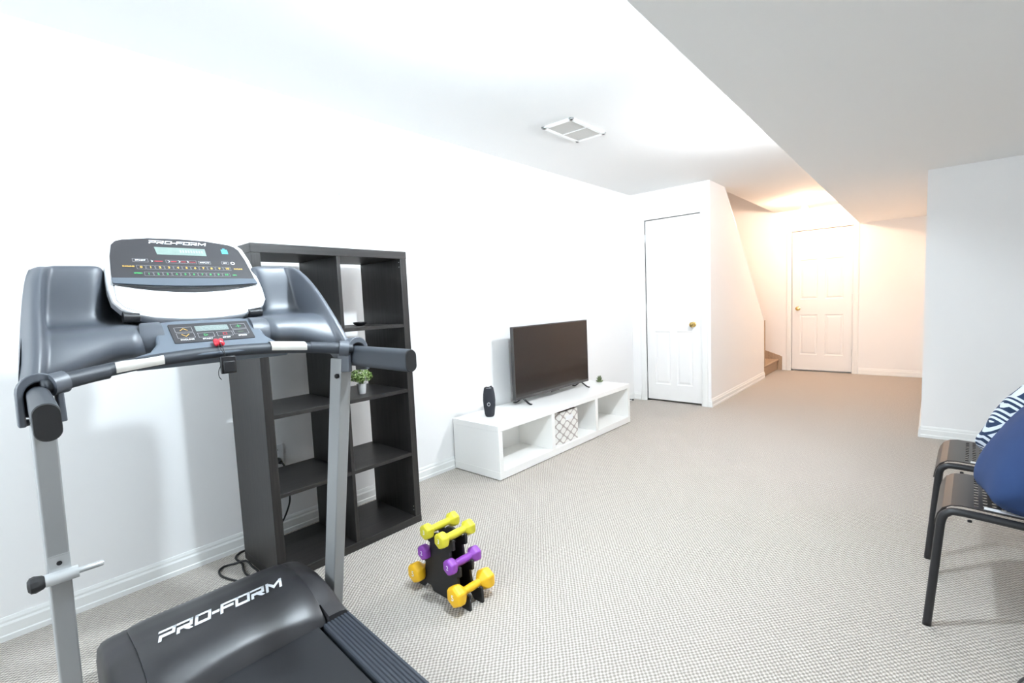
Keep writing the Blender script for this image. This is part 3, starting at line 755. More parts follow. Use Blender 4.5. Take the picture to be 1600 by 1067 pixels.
# --- motor hood
def prof(w, tab):
    for (a, za), (b, zb) in zip(tab, tab[1:]):
        if a <= w <= b:
            t_ = (w - a) / (b - a); return za + (zb - za) * t_
    return tab[-1][1]
HP = [(0.395, 0.088), (0.42, 0.112), (0.46, 0.144), (0.50, 0.168), (0.54, 0.184), (0.60, 0.195), (0.68, 0.196), (0.75, 0.188), (0.81, 0.166), (0.86, 0.130), (0.895, 0.085), (0.91, 0.035)]
def hood_half(w):        # half width of the hood at w, rounding off at the front corners
    if w < 0.80: return 0.335 - 0.012 * max(0, (w - 0.40)) / 0.4
    q = min(1, (w - 0.80) / 0.115); return 0.323 - 0.06 * (1 - math.sqrt(max(0, 1 - q * q)))
bm = BM(); C0 = 0.012; ws = [0.395 + 0.515 * i / 26 for i in range(27)]
rings = []
for w in ws:
    hw = hood_half(w); z = prof(w, HP); ring = []
    for q in (-1.0, -1.0, -0.985, -0.95, -0.88, -0.765, -0.755, -0.5, 0, 0.5, 0.755, 0.765, 0.88, 0.95, 0.985, 1.0, 1.0):
        ring.append(Vector((C0 + q * hw, w, 0)))
    y_ = max(z, 0.120 + (w - 0.395) * 0.35) if w < 0.55 else z      # the side pieces stay high back to the foot rails
    zs = [0.030, y_ * 0.62, y_ * 0.84, y_ * 0.945, y_ * 0.985, y_, z, z, z, z, z, y_, y_ * 0.985, y_ * 0.945, y_ * 0.84, y_ * 0.62, 0.030]
    for v_, zz in zip(ring, zs):
        v_.z = max(0.030, zz)
        if w < 0.452 and abs(v_.x - C0) < 0.76 * hw: v_.z = 0.045
    rings.append(ring)
skin(bm, rings, closed=True, caps=True); P_('hood_surround', bm, M_HOOD2, smooth=45)
# centre cover, slightly proud
bm = BM(); HC = 0.248
def cov(w): return prof(w, HP) + 0.010
w_in = [0.408 + 0.388 * i / 22 for i in range(23)]
rings = []
for w in w_in:
    t_ = (w - 0.408) / 0.388
    hw = HC - (0.055 * (1 - math.sqrt(max(0.0, 1 - ((t_ - 0.82) / 0.18) ** 2))) if t_ > 0.82 else 0) - 0.0
    z = cov(w) - (0.008 if t_ > 0.97 else 0)
    ring = []
    for q in (-1, -1, -0.97, -0.8, -0.4, 0, 0.4, 0.8, 0.97, 1, 1):
        bow = 0.030 * (1 - q * q) * (1 - t_)      # rear lip bows towards the front in the middle
        w2 = w + bow
        ring.append(Vector((C0 + q * hw, w2, cov(w2) if abs(q) < 0.98 else cov(w2) - 0.004)))
    ring[0].z = ring[0].z - 0.020; ring[-1].z = ring[-1].z - 0.020
    rings.append(ring)
skin(bm, rings, closed=True, caps=True); P_('hood_cover', bm, M_HOOD, smooth=50)
# lettering wrapped on the cover
def on_cover(me, eps=0.0012):
    for v_ in me.vertices:
        v_.co.z = v_.co.z + cov(v_.co.y) + eps
LET = {'P': (1.25, [[(0.12, 0), (0.12, 0.40), (1.10, 0.40), (1.10, 0.90), (0.02, 0.90)]]),
       'R': (1.30, [[(0.12, 0), (0.12, 0.40), (1.10, 0.40), (1.10, 0.90), (0.02, 0.90)], [(0.55, 0.40), (1.14, 0.0)]]),
       'O': (1.35, [[(0.12, 0.10), (1.20, 0.10), (1.20, 0.90), (0.12, 0.90), (0.12, 0.10)]]),
       'F': (1.20, [[(0.12, 0), (0.12, 0.90), (1.20, 0.90)], [(0.12, 0.46), (1.02, 0.46)]]),
       'M': (1.60, [[(0.12, 0), (0.12, 0.88), (0.78, 0.30), (1.44, 0.88), (1.44, 0)]]), '-': (0.55, [[(0.06, 0.44), (0.46, 0.44)]])}
def lettering(bm, word, width, hgt, fn, shear=0.32, th=0.26):
    tot = sum(LET[c_][0] + 0.12 for c_ in word) - 0.12; sx = width / tot; x_ = -tot / 2
    for c_ in word:
        w_, lines = LET[c_]
        for ln in lines:
            for (a, b) in zip(ln, ln[1:]):
                a = Vector(a); b = Vector(b); d_ = (b - a).normalized(); n_ = Vector((-d_.y, d_.x)) * th / 2
                a = a - d_ * th * 0.49; b = b + d_ * th * 0.49
                lim = lambda q: Vector((q.x, max(0, min(1, q.y))))
                ks = 4; row = []
                for k_ in range(ks + 1):
                    p = a.lerp(b, k_ / ks); row.append((lim(p - n_), lim(p + n_)))
                for (p, q), (r_, t_) in zip(row, row[1:]):
                    try: bm.faces.new([bm.verts.new(fn((x_ + v_.x) * sx + (v_.y - 0.5) * hgt * shear, (v_.y - 0.5) * hgt)) for v_ in (p, r_, t_, q)])
                    except ValueError: pass
        x_ += w_ + 0.12
bm = BM(); lettering(bm, 'PRO-FORM', 0.375, 0.052, lambda x_, y_: Vector((0.010 + x_, 0.603 + y_, cov(0.603 + y_) + 0.0022)))
q = P_('hood_lettering', bm, M_TEXTW); q['label'] = 'wide white slanted lettering'


# --- uprights (front face leans back towards the hood)
def upright(s):
    bm = BM(); u0_, u1_ = (0.363, 0.405) if s > 0 else (-0.407, -0.364)
    def ring(z):
        w0 = 0.36 + (1.01 - z) * 0.203
        return [Vector((u0_, w0, z)), Vector((u1_, w0, z)), Vector((u1_, w0 + 0.075, z)), Vector((u0_, w0 + 0.075, z))]
    skin(bm, [ring(0.0), ring(1.03)]); return P_('upright', bm, M_STEEL, bevel=0.004, bseg=3)
UR = upright(1); UL = upright(-1)
bm = BM(); box(bm, -0.405, 0.405, 0.56, 0.62, 0.012, 0.028); P_('base_bar', bm, M_BLACK, bevel=0.003)
for (par, u, s) in ((UR, 0.363, -1), (UL, -0.407, -1)):
    bm = BM(); lathe(bm, [(0, 0), (0.0075, 0), (0.009, s * 0.008), (0.006, s * 0.013), (0, s * 0.014)], (u, 0.382 if s < 0 and par is UR else 0.40, 0.968), 12, 'X')
    P_('bolt_cap', bm, M_BLACK, par, smooth=60)
# storage latch on the left upright
bm = BM(); zl = 0.564; wl = 0.36 + (1.01 - zl) * 0.203 - 0.014
tube(bm, [(-0.414, wl, zl), (-0.352, wl, zl)], 0.0155, 20)
prism(bm, [(-0.405, wl + 0.014 - 0.0105, zl), (-0.405, wl + 0.014 - 0.0105, zl + 0.052), (-0.405, wl + 0.012 - 0.0105, zl + 0.056), (-0.405, wl + 0.0135, zl + 0.056), (-0.405, wl + 0.0135, zl)], (0.041, 0, 0))
lt = P_('latch_housing', bm, M_STEEL2, smooth=40)
bm = BM(); tube(bm, [(-0.352, wl, zl), (-0.305, wl, zl), (-0.302, wl, zl)], [0.0072, 0.0072, 0.005], 14); P_('latch_pin', bm, M_STEEL2, smooth=50)
bm = BM(); lathe(bm, [(0, 0), (0.013, 0.0), (0.0165, -0.004), (0.0205, -0.018), (0.0190, -0.026), (0.012, -0.031), (0, -0.032)], (-0.414, wl, zl), 10, 'X'); P_('latch_knob', bm, M_RUBBER, smooth=30)
bm = BM(); tube(bm, [(-0.385, wl + 0.006, zl + 0.034), (-0.385, wl + 0.001, zl + 0.034)], 0.0055, 12); P_('screw', bm, M_BLACK, lt, smooth=50)

# --- console moulding (wing)
def lerp(a, b, t_): return a + (b - a) * t_
CEN = [(0.520, 1.090), (0.470, 1.088), (0.438, 1.100), (0.424, 1.122), (0.428, 1.150), (0.446, 1.172), (0.476, 1.184), (0.520, 1.187), (0.570, 1.188), (0.606, 1.194), (0.624, 1.212), (0.632, 1.262), (0.637, 1.315), (0.642, 1.350), (0.650, 1.364), (0.664, 1.366), (0.672, 1.350), (0.668, 1.290), (0.660, 1.200), (0.600, 1.110)]
RIM = [(0.400, 0.985), (0.352, 0.990), (0.338, 1.030), (0.348, 1.070), (0.368, 1.110), (0.395, 1.150), (0.425, 1.188), (0.455, 1.222), (0.485, 1.255), (0.515, 1.285), (0.548, 1.312), (0.578, 1.334), (0.606, 1.350), (0.626, 1.359), (0.645, 1.362), (0.660, 1.358), (0.665, 1.338), (0.640, 1.265), (0.580, 1.160), (0.500, 1.055)]
def smst(t_):
    t_ = max(0, min(1, t_)); return t_ * t_ * (3 - 2 * t_)
def umax(z):
    tab = [(0.97, 0.420), (1.03, 0.424), (1.08, 0.416), (1.15, 0.404), (1.25, 0.390), (1.33, 0.374), (1.38, 0.352)]
    return prof(max(0.97, min(1.38, z)), tab)
bm = BM(); rings = []
cols = [1, 0.997, 0.988, 0.97, 0.95, 0.935, 0.922, 0.91, 0.895, 0.88, 0.87, 0.855, 0.82, 0.76, 0.68, 0.61, 0.57, 0.53, 0.48, 0.44, 0.3, 0.15]
cols = [-c_ for c_ in cols] + [0] + cols[::-1]
for q in cols:
    a = abs(q)
    t_ = smst((a - 0.865) / 0.06); e = smst((a - 0.955) / 0.045); t_low = smst((a - 0.52) / 0.40)
    ring = []
    for i, ((w1, z1), (w2, z2)) in enumerate(zip(CEN, RIM)):
        tt_ = max(t_, 0.5 * t_low) if i <= 3 or i == 19 else (max(t_, 0.3 * t_low) if i in (4, 5) else t_)
        w = lerp(w1, w2, tt_); z = lerp(z1, z2, tt_)
        ctr_ = 1 - smst((a - 0.46) / 0.14)          # behind the display the shell drops back
        c2_ = 1 - smst((a - 0.36) / 0.06)
        if i <= 10: w += 0.055 * c2_; z -= 0.014 * c2_
        if i >= 9 and i <= 17: w += 0.09 * ctr_
        if i > 17: w += 0.05 * ctr_
        if i >= 11: z -= 0.05 * ctr_
        # rounded outer rim: pull towards the middle of the thickness
        wm = 0.545 + (z - 1.18) * 0.42; zm = z
        if z < 1.08: wm = 0.40
        if z1 > 1.3 or z2 > 1.33: zm = z - 0.02
        w = lerp(w, wm, 0.75 * e * e); z = lerp(z, zm, 0.5 * e)
        ring.append(Vector((q * umax(z), w, z + 0.008 * q)))
    rings.append(ring)
skin(bm, rings, closed=True, caps=True)
P_('console_moulding', bm, M_CHAR, smooth=180, subsurf=2)

# centre control pod
pu = Vector((0, 0.776, 0.631)); pn = Vector((0, -0.631, 0.776)); pb = Vector((0, 0.405, 1.125))
def pan(u, v_, h=0.0): return pb + Vector((u, 0, 0)) + pu * v_ + pn * h
def pod_outline():
    return [(-0.128, 0.098), (-0.09, 0.104), (0.09, 0.104), (0.128, 0.098), (0.140, 0.085), (0.138, 0.06), (0.143, 0.01), (0.165, -0.022), (0.200, -0.034), (0.200, -0.050), (-0.200, -0.050), (-0.200, -0.034), (-0.165, -0.022), (-0.143, 0.01), (-0.138, 0.06), (-0.140, 0.085)]
bm = BM(); prism(bm, [pan(u, v_, -0.001) for u, v_ in pod_outline()], -pn * 0.045); P_('control_pod', bm, mat('pod_grey', (0.13, 0.155, 0.19), 0.4), bevel=0.007, bseg=3)
for s in (-1, 1):
    bm = BM(); tube(bm, [(s * 0.165, 0.488, 1.136), (s * 0.160, 0.487, 1.136), (s * 0.118, 0.487, 1.137)], [0.048, 0.051, 0.051], 32); P_('tube_collar', bm, M_CHAR, smooth=50)
bm = BM(); o4 = roundrect(0.212, 0.083, 0.003, 2, 0.003, 0.042)
prism(bm, [pan(u, v_, 0.0012) for u, v_ in o4], -pn * 0.003); ov = P_('control_overlay', bm, M_CONSOLE)
def frame_rect(bm, fn, u0_, v0_, w_, h_, th, hh=0.0018):
    for (a, b, c, d) in ((u0_, u0_ + w_, v0_, v0_ + th), (u0_, u0_ + w_, v0_ + h_ - th, v0_ + h_), (u0_, u0_ + th, v0_, v0_ + h_), (u0_ + w_ - th, u0_ + w_, v0_, v0_ + h_)):
        bm.faces.new([bm.verts.new(fn(x_, y_, hh)) for x_, y_ in ((a, c), (b, c), (b, d), (a, d))])
def fillr(bm, fn, u0_, v0_, w_, h_, hh=0.002):
    bm.faces.new([bm.verts.new(fn(x_, y_, hh)) for x_, y_ in ((u0_, v0_), (u0_ + w_, v0_), (u0_ + w_, v0_ + h_), (u0_, v0_ + h_))])
def stroke(bm, fn, pts, th, hh=0.002):
    for (a, b) in zip(pts, pts[1:]):
        a = Vector(a); b = Vector(b); d_ = (b - a).normalized(); n_ = Vector((-d_.y, d_.x)) * th / 2; a = a - d_ * th * 0.4; b = b + d_ * th * 0.4
        bm.faces.new([bm.verts.new(fn(q.x, q.y, hh)) for q in (a - n_, b - n_, b + n_, a + n_)])
# pod buttons
bm = BM()
for r in ((-0.092, 0.046, 0.044, 0.022), (-0.092, 0.020, 0.044, 0.022), (-0.040, 0.018, 0.042, 0.020), (0.010, 0.018, 0.042, 0.020), (0.056, 0.048, 0.042, 0.022), (0.056, 0.022, 0.042, 0.022)):
    frame_rect(bm, pan, *r, 0.0009)
P_('button_outlines', bm, M_TEXTG, ov)
bm = BM(); fillr(bm, pan, -0.040, 0.046, 0.088, 0.024); P_('small_display', bm, mat('lcd_small', (0.22, 0.27, 0.26), 0.4, var=0.5, scale=300), ov)
bm = BM(); stroke(bm, pan, [(-0.079, 0.053), (-0.070, 0.062), (-0.061, 0.053)], 0.002); stroke(bm, pan, [(-0.079, 0.036), (-0.070, 0.027), (-0.061, 0.036)], 0.002); P_('incline_arrows', bm, M_TEXTY, ov)
bm = BM(); stroke(bm, pan, [(-0.024, 0.033), (-0.024, 0.023), (-0.015, 0.028), (-0.024, 0.033)], 0.0016); P_('start_mark', bm, M_TEXTGR, ov)
bm = BM(); stroke(bm, pan, [(0.070, 0.059), (0.084, 0.059)], 0.0018); stroke(bm, pan, [(0.077, 0.053), (0.077, 0.065)], 0.0018, 0.0021); P_('plus_mark', bm, M_TEXTGR, ov)
bm = BM(); stroke(bm, pan, [(0.070, 0.033), (0.084, 0.033)], 0.0018); P_('minus_mark', bm, mat('print_dim_green', (0.10, 0.16, 0.09), 0.5), ov)
bm = BM(); frame_rect(bm, pan, 0.0255, 0.023, 0.011, 0.010, 0.0016, 0.002); P_('stop_mark', bm, M_TEXTR, ov)
def ptext(name, body, size, fn, fu, fn_n, u, v_, parent, material, h=0.0016, stretch=1.2, shear=0.0, bold=0.0):
    o = fn(u, v_, h)
    mw = Matrix((Vector((1, 0, 0)), fu, fn_n)).transposed().to_4x4(); mw.translation = o
    return text_mesh(name, body, size, mw, parent, material, 0.0003, shear, stretch, bold)
for b_, u, v_ in (('INCLINE', -0.070, 0.013), ('START', -0.019, 0.011), ('STOP', 0.031, 0.011), ('SPEED', 0.077, 0.015)):
    ptext('button_caption', b_, 0.0075, pan, pu, pn, u, v_, ov, M_TEXTW, bold=0.0002)

# handle crossbar, pulse grips
bar = smooth_path([(-0.385, 0.315, 1.056), (-0.345, 0.328, 1.062), (-0.25, 0.368, 1.076), (-0.14, 0.383, 1.087), (0, 0.388, 1.092), (0.14, 0.383, 1.089), (0.25, 0.368, 1.080), (0.345, 0.328, 1.070), (0.385, 0.315, 1.066)], 5)
bm = BM(); tube(bm, bar, 0.0175, 18); P_('crossbar', bm, M_GRIP, smooth=180)
for s in (-1, 1):
    zc = 1.066 + 0.004 * s
    bm = BM(); tube(bm, smooth_path([(s * 0.355, 0.324, zc - 0.002), (s * 0.300, 0.349, zc + 0.006), (s * 0.262, 0.364, zc + 0.010)], 4), 0.0195, 20); P_('bar_sleeve', bm, M_GRIP, smooth=60)
    bm = BM(); tube(bm, [(s * 0.372, 0.316, zc - 0.004), (s * 0.345, 0.329, zc)], 0.026, 20); P_('sleeve_flange', bm, M_CHAR, smooth=50)
    # pulse grip plates: a metal shell over the top and rear of the bar
    pts = smooth_path([(s * 0.245, 0.3695, zc + 0.012), (s * 0.19, 0.378, zc + 0.017), (s * 0.140, 0.383, zc + 0.0215)], 4)
    bm = BM()
    fr = frame_path(pts); rings = []
    for (p, t__, n_, b__) in fr:
        ring = []
        for rr in (0.0200, 0.0185):
            angs = [-25 + 14 * k for k in range(11)] if rr > 0.019 else [-25 + 14 * k for k in range(10, -1, -1)]
            for a in angs:
                ar = math.radians(a); ring.append(p + Vector((0, -math.cos(ar), math.sin(ar))) * rr)
        rings.append(ring)
    skin(bm, rings); P_('pulse_grip', bm, mat('brushed_metal', (0.70, 0.68, 0.64), 0.35, metal=0.4), smooth=50)

# side grips and their arched collars
for s in (-1, 1):
    zc = 1.029 + 0.008 * s
    def sec(w, sc_=1.0, dz=0.0): return [Vector((s * (0.400 - (0.03 if s < 0 else 0.0) * w) + x_, w, zc + dz + y_)) for x_, y_ in roundrect(0.040 * sc_, 0.071 * sc_, 0.0196 * sc_, 7)]
    bm = BM(); skin(bm, [sec(0.36, dz=0.002), sec(0.012), sec(0.004, 0.985)]); g = P_('side_grip', bm, M_GRIP, smooth=45)
    bm = BM(); skin(bm, [sec(0.0045, 0.975), sec(0.0, 0.93)]); P_('grip_end_cap', bm, M_RUBBER, g, smooth=45)
    bm = BM(); rings = []
    outer, inner = [], []
    for k in range(13):
        a = PI * k / 12; outer.append((0.039 * math.cos(a), 0.026 + 0.042 * math.sin(a))); inner.append((0.027 * math.cos(a), 0.018 + 0.029 * math.sin(a)))
    prof2 = [(0.040, -0.050)] + outer + [(-0.040, -0.050), (-0.027, -0.050)] + list(reversed(inner)) + [(0.027, -0.050)]
    rings = [[Vector(((-0.388 if s < 0 else 0.405) + x_, w, zc + y_ - (w - 0.31) * 0.1)) for x_, y_ in prof2] for w in (0.310, 0.385)]
    skin(bm, rings); P_('grip_collar', bm, M_CHAR, bevel=0.003, smooth=45)

# safety key and clip
bm = BM(); sphere(bm, pan(0.000, -0.018, 0.008), 0.0135, 16, 10, (1, 1, 0.8))
for k in range(4):
    a = PI / 4 + k * PI / 2; sphere(bm, pan(0.009 * math.cos(a), -0.018 + 0.009 * math.sin(a), 0.009), 0.0075, 12, 8)
P_('safety_key', bm, M_RED, smooth=180)
kp = pan(0.0, -0.018, 0.018)
bm = BM(); tube(bm, smooth_path([kp, kp + Vector((0.000, -0.010, -0.012)), (0.004, 0.362, 1.098), (0.006, 0.360, 1.075)], 5), 0.0011, 6)
tube(bm, smooth_path([kp + Vector((-0.008, 0, -0.006)), (-0.004, 0.366, 1.104), (0.004, 0.361, 1.088)], 5), 0.0009, 6)
tube(bm, smooth_path([(-0.006, 0.350, 1.060), (-0.016, 0.350, 1.045), (-0.018, 0.350, 1.025), (-0.012, 0.350, 1.014)], 5), 0.0011, 6)
P_('safety_cord', bm, M_CORD, smooth=180)
bm = BM(); box(bm, -0.011, 0.029, 0.345, 0.359, 1.030, 1.080); box(bm, -0.006, 0.024, 0.339, 0.346, 1.034, 1.066)
P_('safety_clip', bm, M_BLACK, bevel=0.002)

# --- display console head
cu = Vector((0, 0.589, 0.808)); cn = Vector((0, -0.808, 0.589)); c0 = Vector((0.008, 0.56, 1.21))
def con(u, v_, h=0.0): return c0 + Vector((u, 0, 0)) + cu * v_ + cn * h
OUT = [(-0.120, -0.014), (-0.165, 0.000), (-0.196, 0.022), (-0.212, 0.050), (-0.215, 0.095), (-0.212, 0.160), (-0.206, 0.230), (-0.196, 0.280), (-0.182, 0.298), (-0.160, 0.304), (-0.08, 0.315), (0, 0.319)]
OUTL = OUT + [(-u, v_) for u, v_ in reversed(OUT[:-1])] + [(0.06, -0.022), (0.0, -0.025), (-0.06, -0.022)]
def ring_con(sc_, h, dv=0.0): return [con(u * sc_, 0.145 + (v_ - 0.145) * sc_ + dv, h) for u, v_ in OUTL]
bm = BM(); skin(bm, [ring_con(0.985, -0.030), ring_con(1.0, -0.024), ring_con(1.0, -0.002), ring_con(0.985, 0.002)]); P_('display_frame', bm, M_WHITEPL, smooth=35)
bm = BM(); skin(bm, [ring_con(0.80, -0.070), ring_con(0.93, -0.056), ring_con(0.98, -0.034), ring_con(0.97, -0.028)]); P_('display_housing', bm, M_CHAR, smooth=40)
# neck of the display
bm = BM(); skin(bm, [[Vector((x_ * 0.85, 0.595 + y_, 1.15)) for x_, y_ in roundrect(0.30, 0.07, 0.03)], [Vector((x_, 0.655 + y_, 1.25)) for x_, y_ in roundrect(0.26, 0.05, 0.024)]]); P_('display_neck', bm, M_BLACK, smooth=40)
for s in (-1, 1):
    bm = BM(); tube(bm, [(s * 0.150, 0.555, 1.203), (s * 0.188, 0.555, 1.205)], [0.013, 0.016], 14); P_('hinge_knuckle', bm, M_BLACK, smooth=50)
DARK = [(-0.200, 0.118), (-0.197, 0.160), (-0.190, 0.225), (-0.180, 0.270), (-0.168, 0.286), (-0.150, 0.294), (-0.08, 0.306), (0, 0.309)]
DK = DARK + [(-u, v_) for u, v_ in reversed(DARK[:-1])]
bm = BM(); prism(bm, [con(u, v_, 0.0042) for u, v_ in DK], -cn * 0.005); dp = P_('display_overlay', bm, M_CONSOLE)
bm = BM()
lip = [con(-0.199, 0.138, 0.005), con(0.199, 0.138, 0.005)] + [con(u, 0.112 - 0.012 * (1 - (u / 0.2035) ** 2), 0.013) for u in (0.200, 0.15, 0.1, 0.05, 0, -0.05, -0.1, -0.15, -0.200)]
prism(bm, lip, -cn * 0.006); P_('display_lip', bm, M_SILVERLIP, smooth=30)
bm = BM()
sl = [con(u, 0.110 - 0.012 * (1 - (u / 0.2) ** 2), 0.0045) for u in (-0.2, -0.1, 0, 0.1, 0.2)] + [con(u, 0.108 - 0.030 * (1 - (u / 0.2) ** 2), 0.0045) for u in (0.198, 0.15, 0.1, 0.05, 0, -0.05, -0.1, -0.15, -0.198)]
prism(bm, sl, -cn * 0.006); P_('tablet_slot', bm, M_BLACK)
tray = [con(u, 0.1065 - 0.030 * (1 - (u / 0.2) ** 2), 0.0075) for u in (-0.197, -0.15, -0.1, -0.05, 0, 0.05, 0.1, 0.15, 0.197)] + [con(u, v_, 0.004) for u, v_ in ((0.200, 0.055), (0.186, 0.028), (0.155, 0.010), (0.10, -0.001), (0.04, -0.008), (-0.04, -0.008), (-0.10, -0.001), (-0.155, 0.010), (-0.186, 0.028), (-0.200, 0.055))]
bm = BM(); prism(bm, tray, -cn * 0.006); P_('white_tray', bm, M_WHITEPL, smooth=30)
bm = BM(); prism(bm, [con(u, v_, 0.0055) for u, v_ in ((-0.072, 0.268), (0.072, 0.268), (0.071, 0.236), (-0.069, 0.236))], -cn * 0.003); P_('lcd', bm, M_LCD, dp)
bm = BM()
for i in range(9):
    fillr(bm, con, -0.004 + i * 0.0078, 0.247, 0.0045, 0.011, 0.0060)
P_('lcd_digits', bm, M_TEXTG, dp)
bm = BM(); lettering(bm, 'PRO-FORM', 0.162, 0.0145, lambda x_, y_: con(x_, 0.2890 + y_, 0.0058)); P_('display_lettering', bm, M_TEXTW, dp)
bm = BM(); fillr(bm, con, 0.122, 0.249, 0.020, 0.020, 0.0055); fillr(bm, con, 0.128, 0.271, 0.008, 0.003, 0.0055); P_('blue_emblem', bm, M_TEXTB, dp)
bm = BM()
frame_rect(bm, con, -0.138, 0.202, 0.040, 0.0135, 0.0008, 0.0055); frame_rect(bm, con, 0.040, 0.199, 0.036, 0.013, 0.0008, 0.0055)
frame_rect(bm, con, 0.110, 0.200, 0.022, 0.013, 0.0008, 0.0055); frame_rect(bm, con, -0.052, 0.200, 0.086, 0.0135, 0.0006, 0.0055)
for i in range(11): frame_rect(bm, con, -0.132 + i * 0.0242, 0.173, 0.0225, 0.0155, 0.0006, 0.0055)
for i in range(10): frame_rect(bm, con, -0.117 + i * 0.0242, 0.146, 0.0225, 0.0155, 0.0006, 0.0055)
P_('key_outlines', bm, M_TEXTG, dp)
ptext('key_caption', 'START', 0.007, con, cu, cn, -0.118, 0.2088, dp, M_TEXTW, 0.0056, 1.3, 0, 0.0003)
ptext('key_caption', 'DISPLAY', 0.006, con, cu, cn, 0.058, 0.2055, dp, M_TEXTW, 0.0056, 1.3, 0, 0.0002)
ptext('key_caption', 'iFIT', 0.006, con, cu, cn, 0.121, 0.2065, dp, M_TEXTW, 0.0056, 1.3, 0, 0.0002)
for i, u in enumerate((-0.090, -0.045, -0.016, 0.008)):
    bm = BM(); stroke(bm, con, [(u, 0.2105), (u + 0.004, 0.2070), (u, 0.2035)], 0.0016, 0.0056); P_('key_arrow', bm, M_TEXTW, dp)
bm = BM(); nn = 14
for k in range(nn):
    a = 2 * PI * k / nn; b = 2 * PI * (k + 1) / nn
    bm.faces.new([bm.verts.new(con(0.145 + r_ * math.cos(x_), 0.2065 + r_ * math.sin(x_), 0.0056)) for r_, x_ in ((0.007, a), (0.007, b), (0.004, b), (0.004, a))])
P_('key_ring', bm, M_TEXTW, dp)
for u, w_ in ((-0.082, 0.022), (-0.038, 0.016), (-0.010, 0.014), (0.014, 0.018)):
    bm = BM(); fillr(bm, con, u, 0.2055, w_, 0.0025, 0.0056); P_('red_caption', bm, M_TEXTR, dp)
for i in range(11):
    ptext('key_number', str(i) if i < 10 else '10', 0.0105, con, cu, cn, -0.1205 + i * 0.0242, 0.1807, dp, M_TEXTY, 0.0056, 1.2, 0, 0.0004)
for i in range(10):
    ptext('key_number', str(i + 1), 0.0095, con, cu, cn, -0.1055 + i * 0.0242, 0.1537, dp, M_TEXTGR, 0.0056, 1.2, 0, 0.0004)
ptext('key_caption', 'INCLINE', 0.0065, con, cu, cn, -0.152, 0.183, dp, M_TEXTY, 0.0056, 1.2, 0, 0.0003)
ptext('key_caption', 'INCLINE', 0.0065, con, cu, cn, 0.156, 0.180, dp, M_TEXTY, 0.0056, 1.1, 0, 0.0003)
ptext('key_caption', 'SPEED', 0.0065, con, cu, cn, -0.132, 0.156, dp, M_TEXTGR, 0.0056, 1.2, 0, 0.0003)
ptext('key_caption', 'MPH', 0.0055, con, cu, cn, 0.138, 0.152, dp, M_TEXTGR, 0.0056, 1.1, 0, 0.0003)

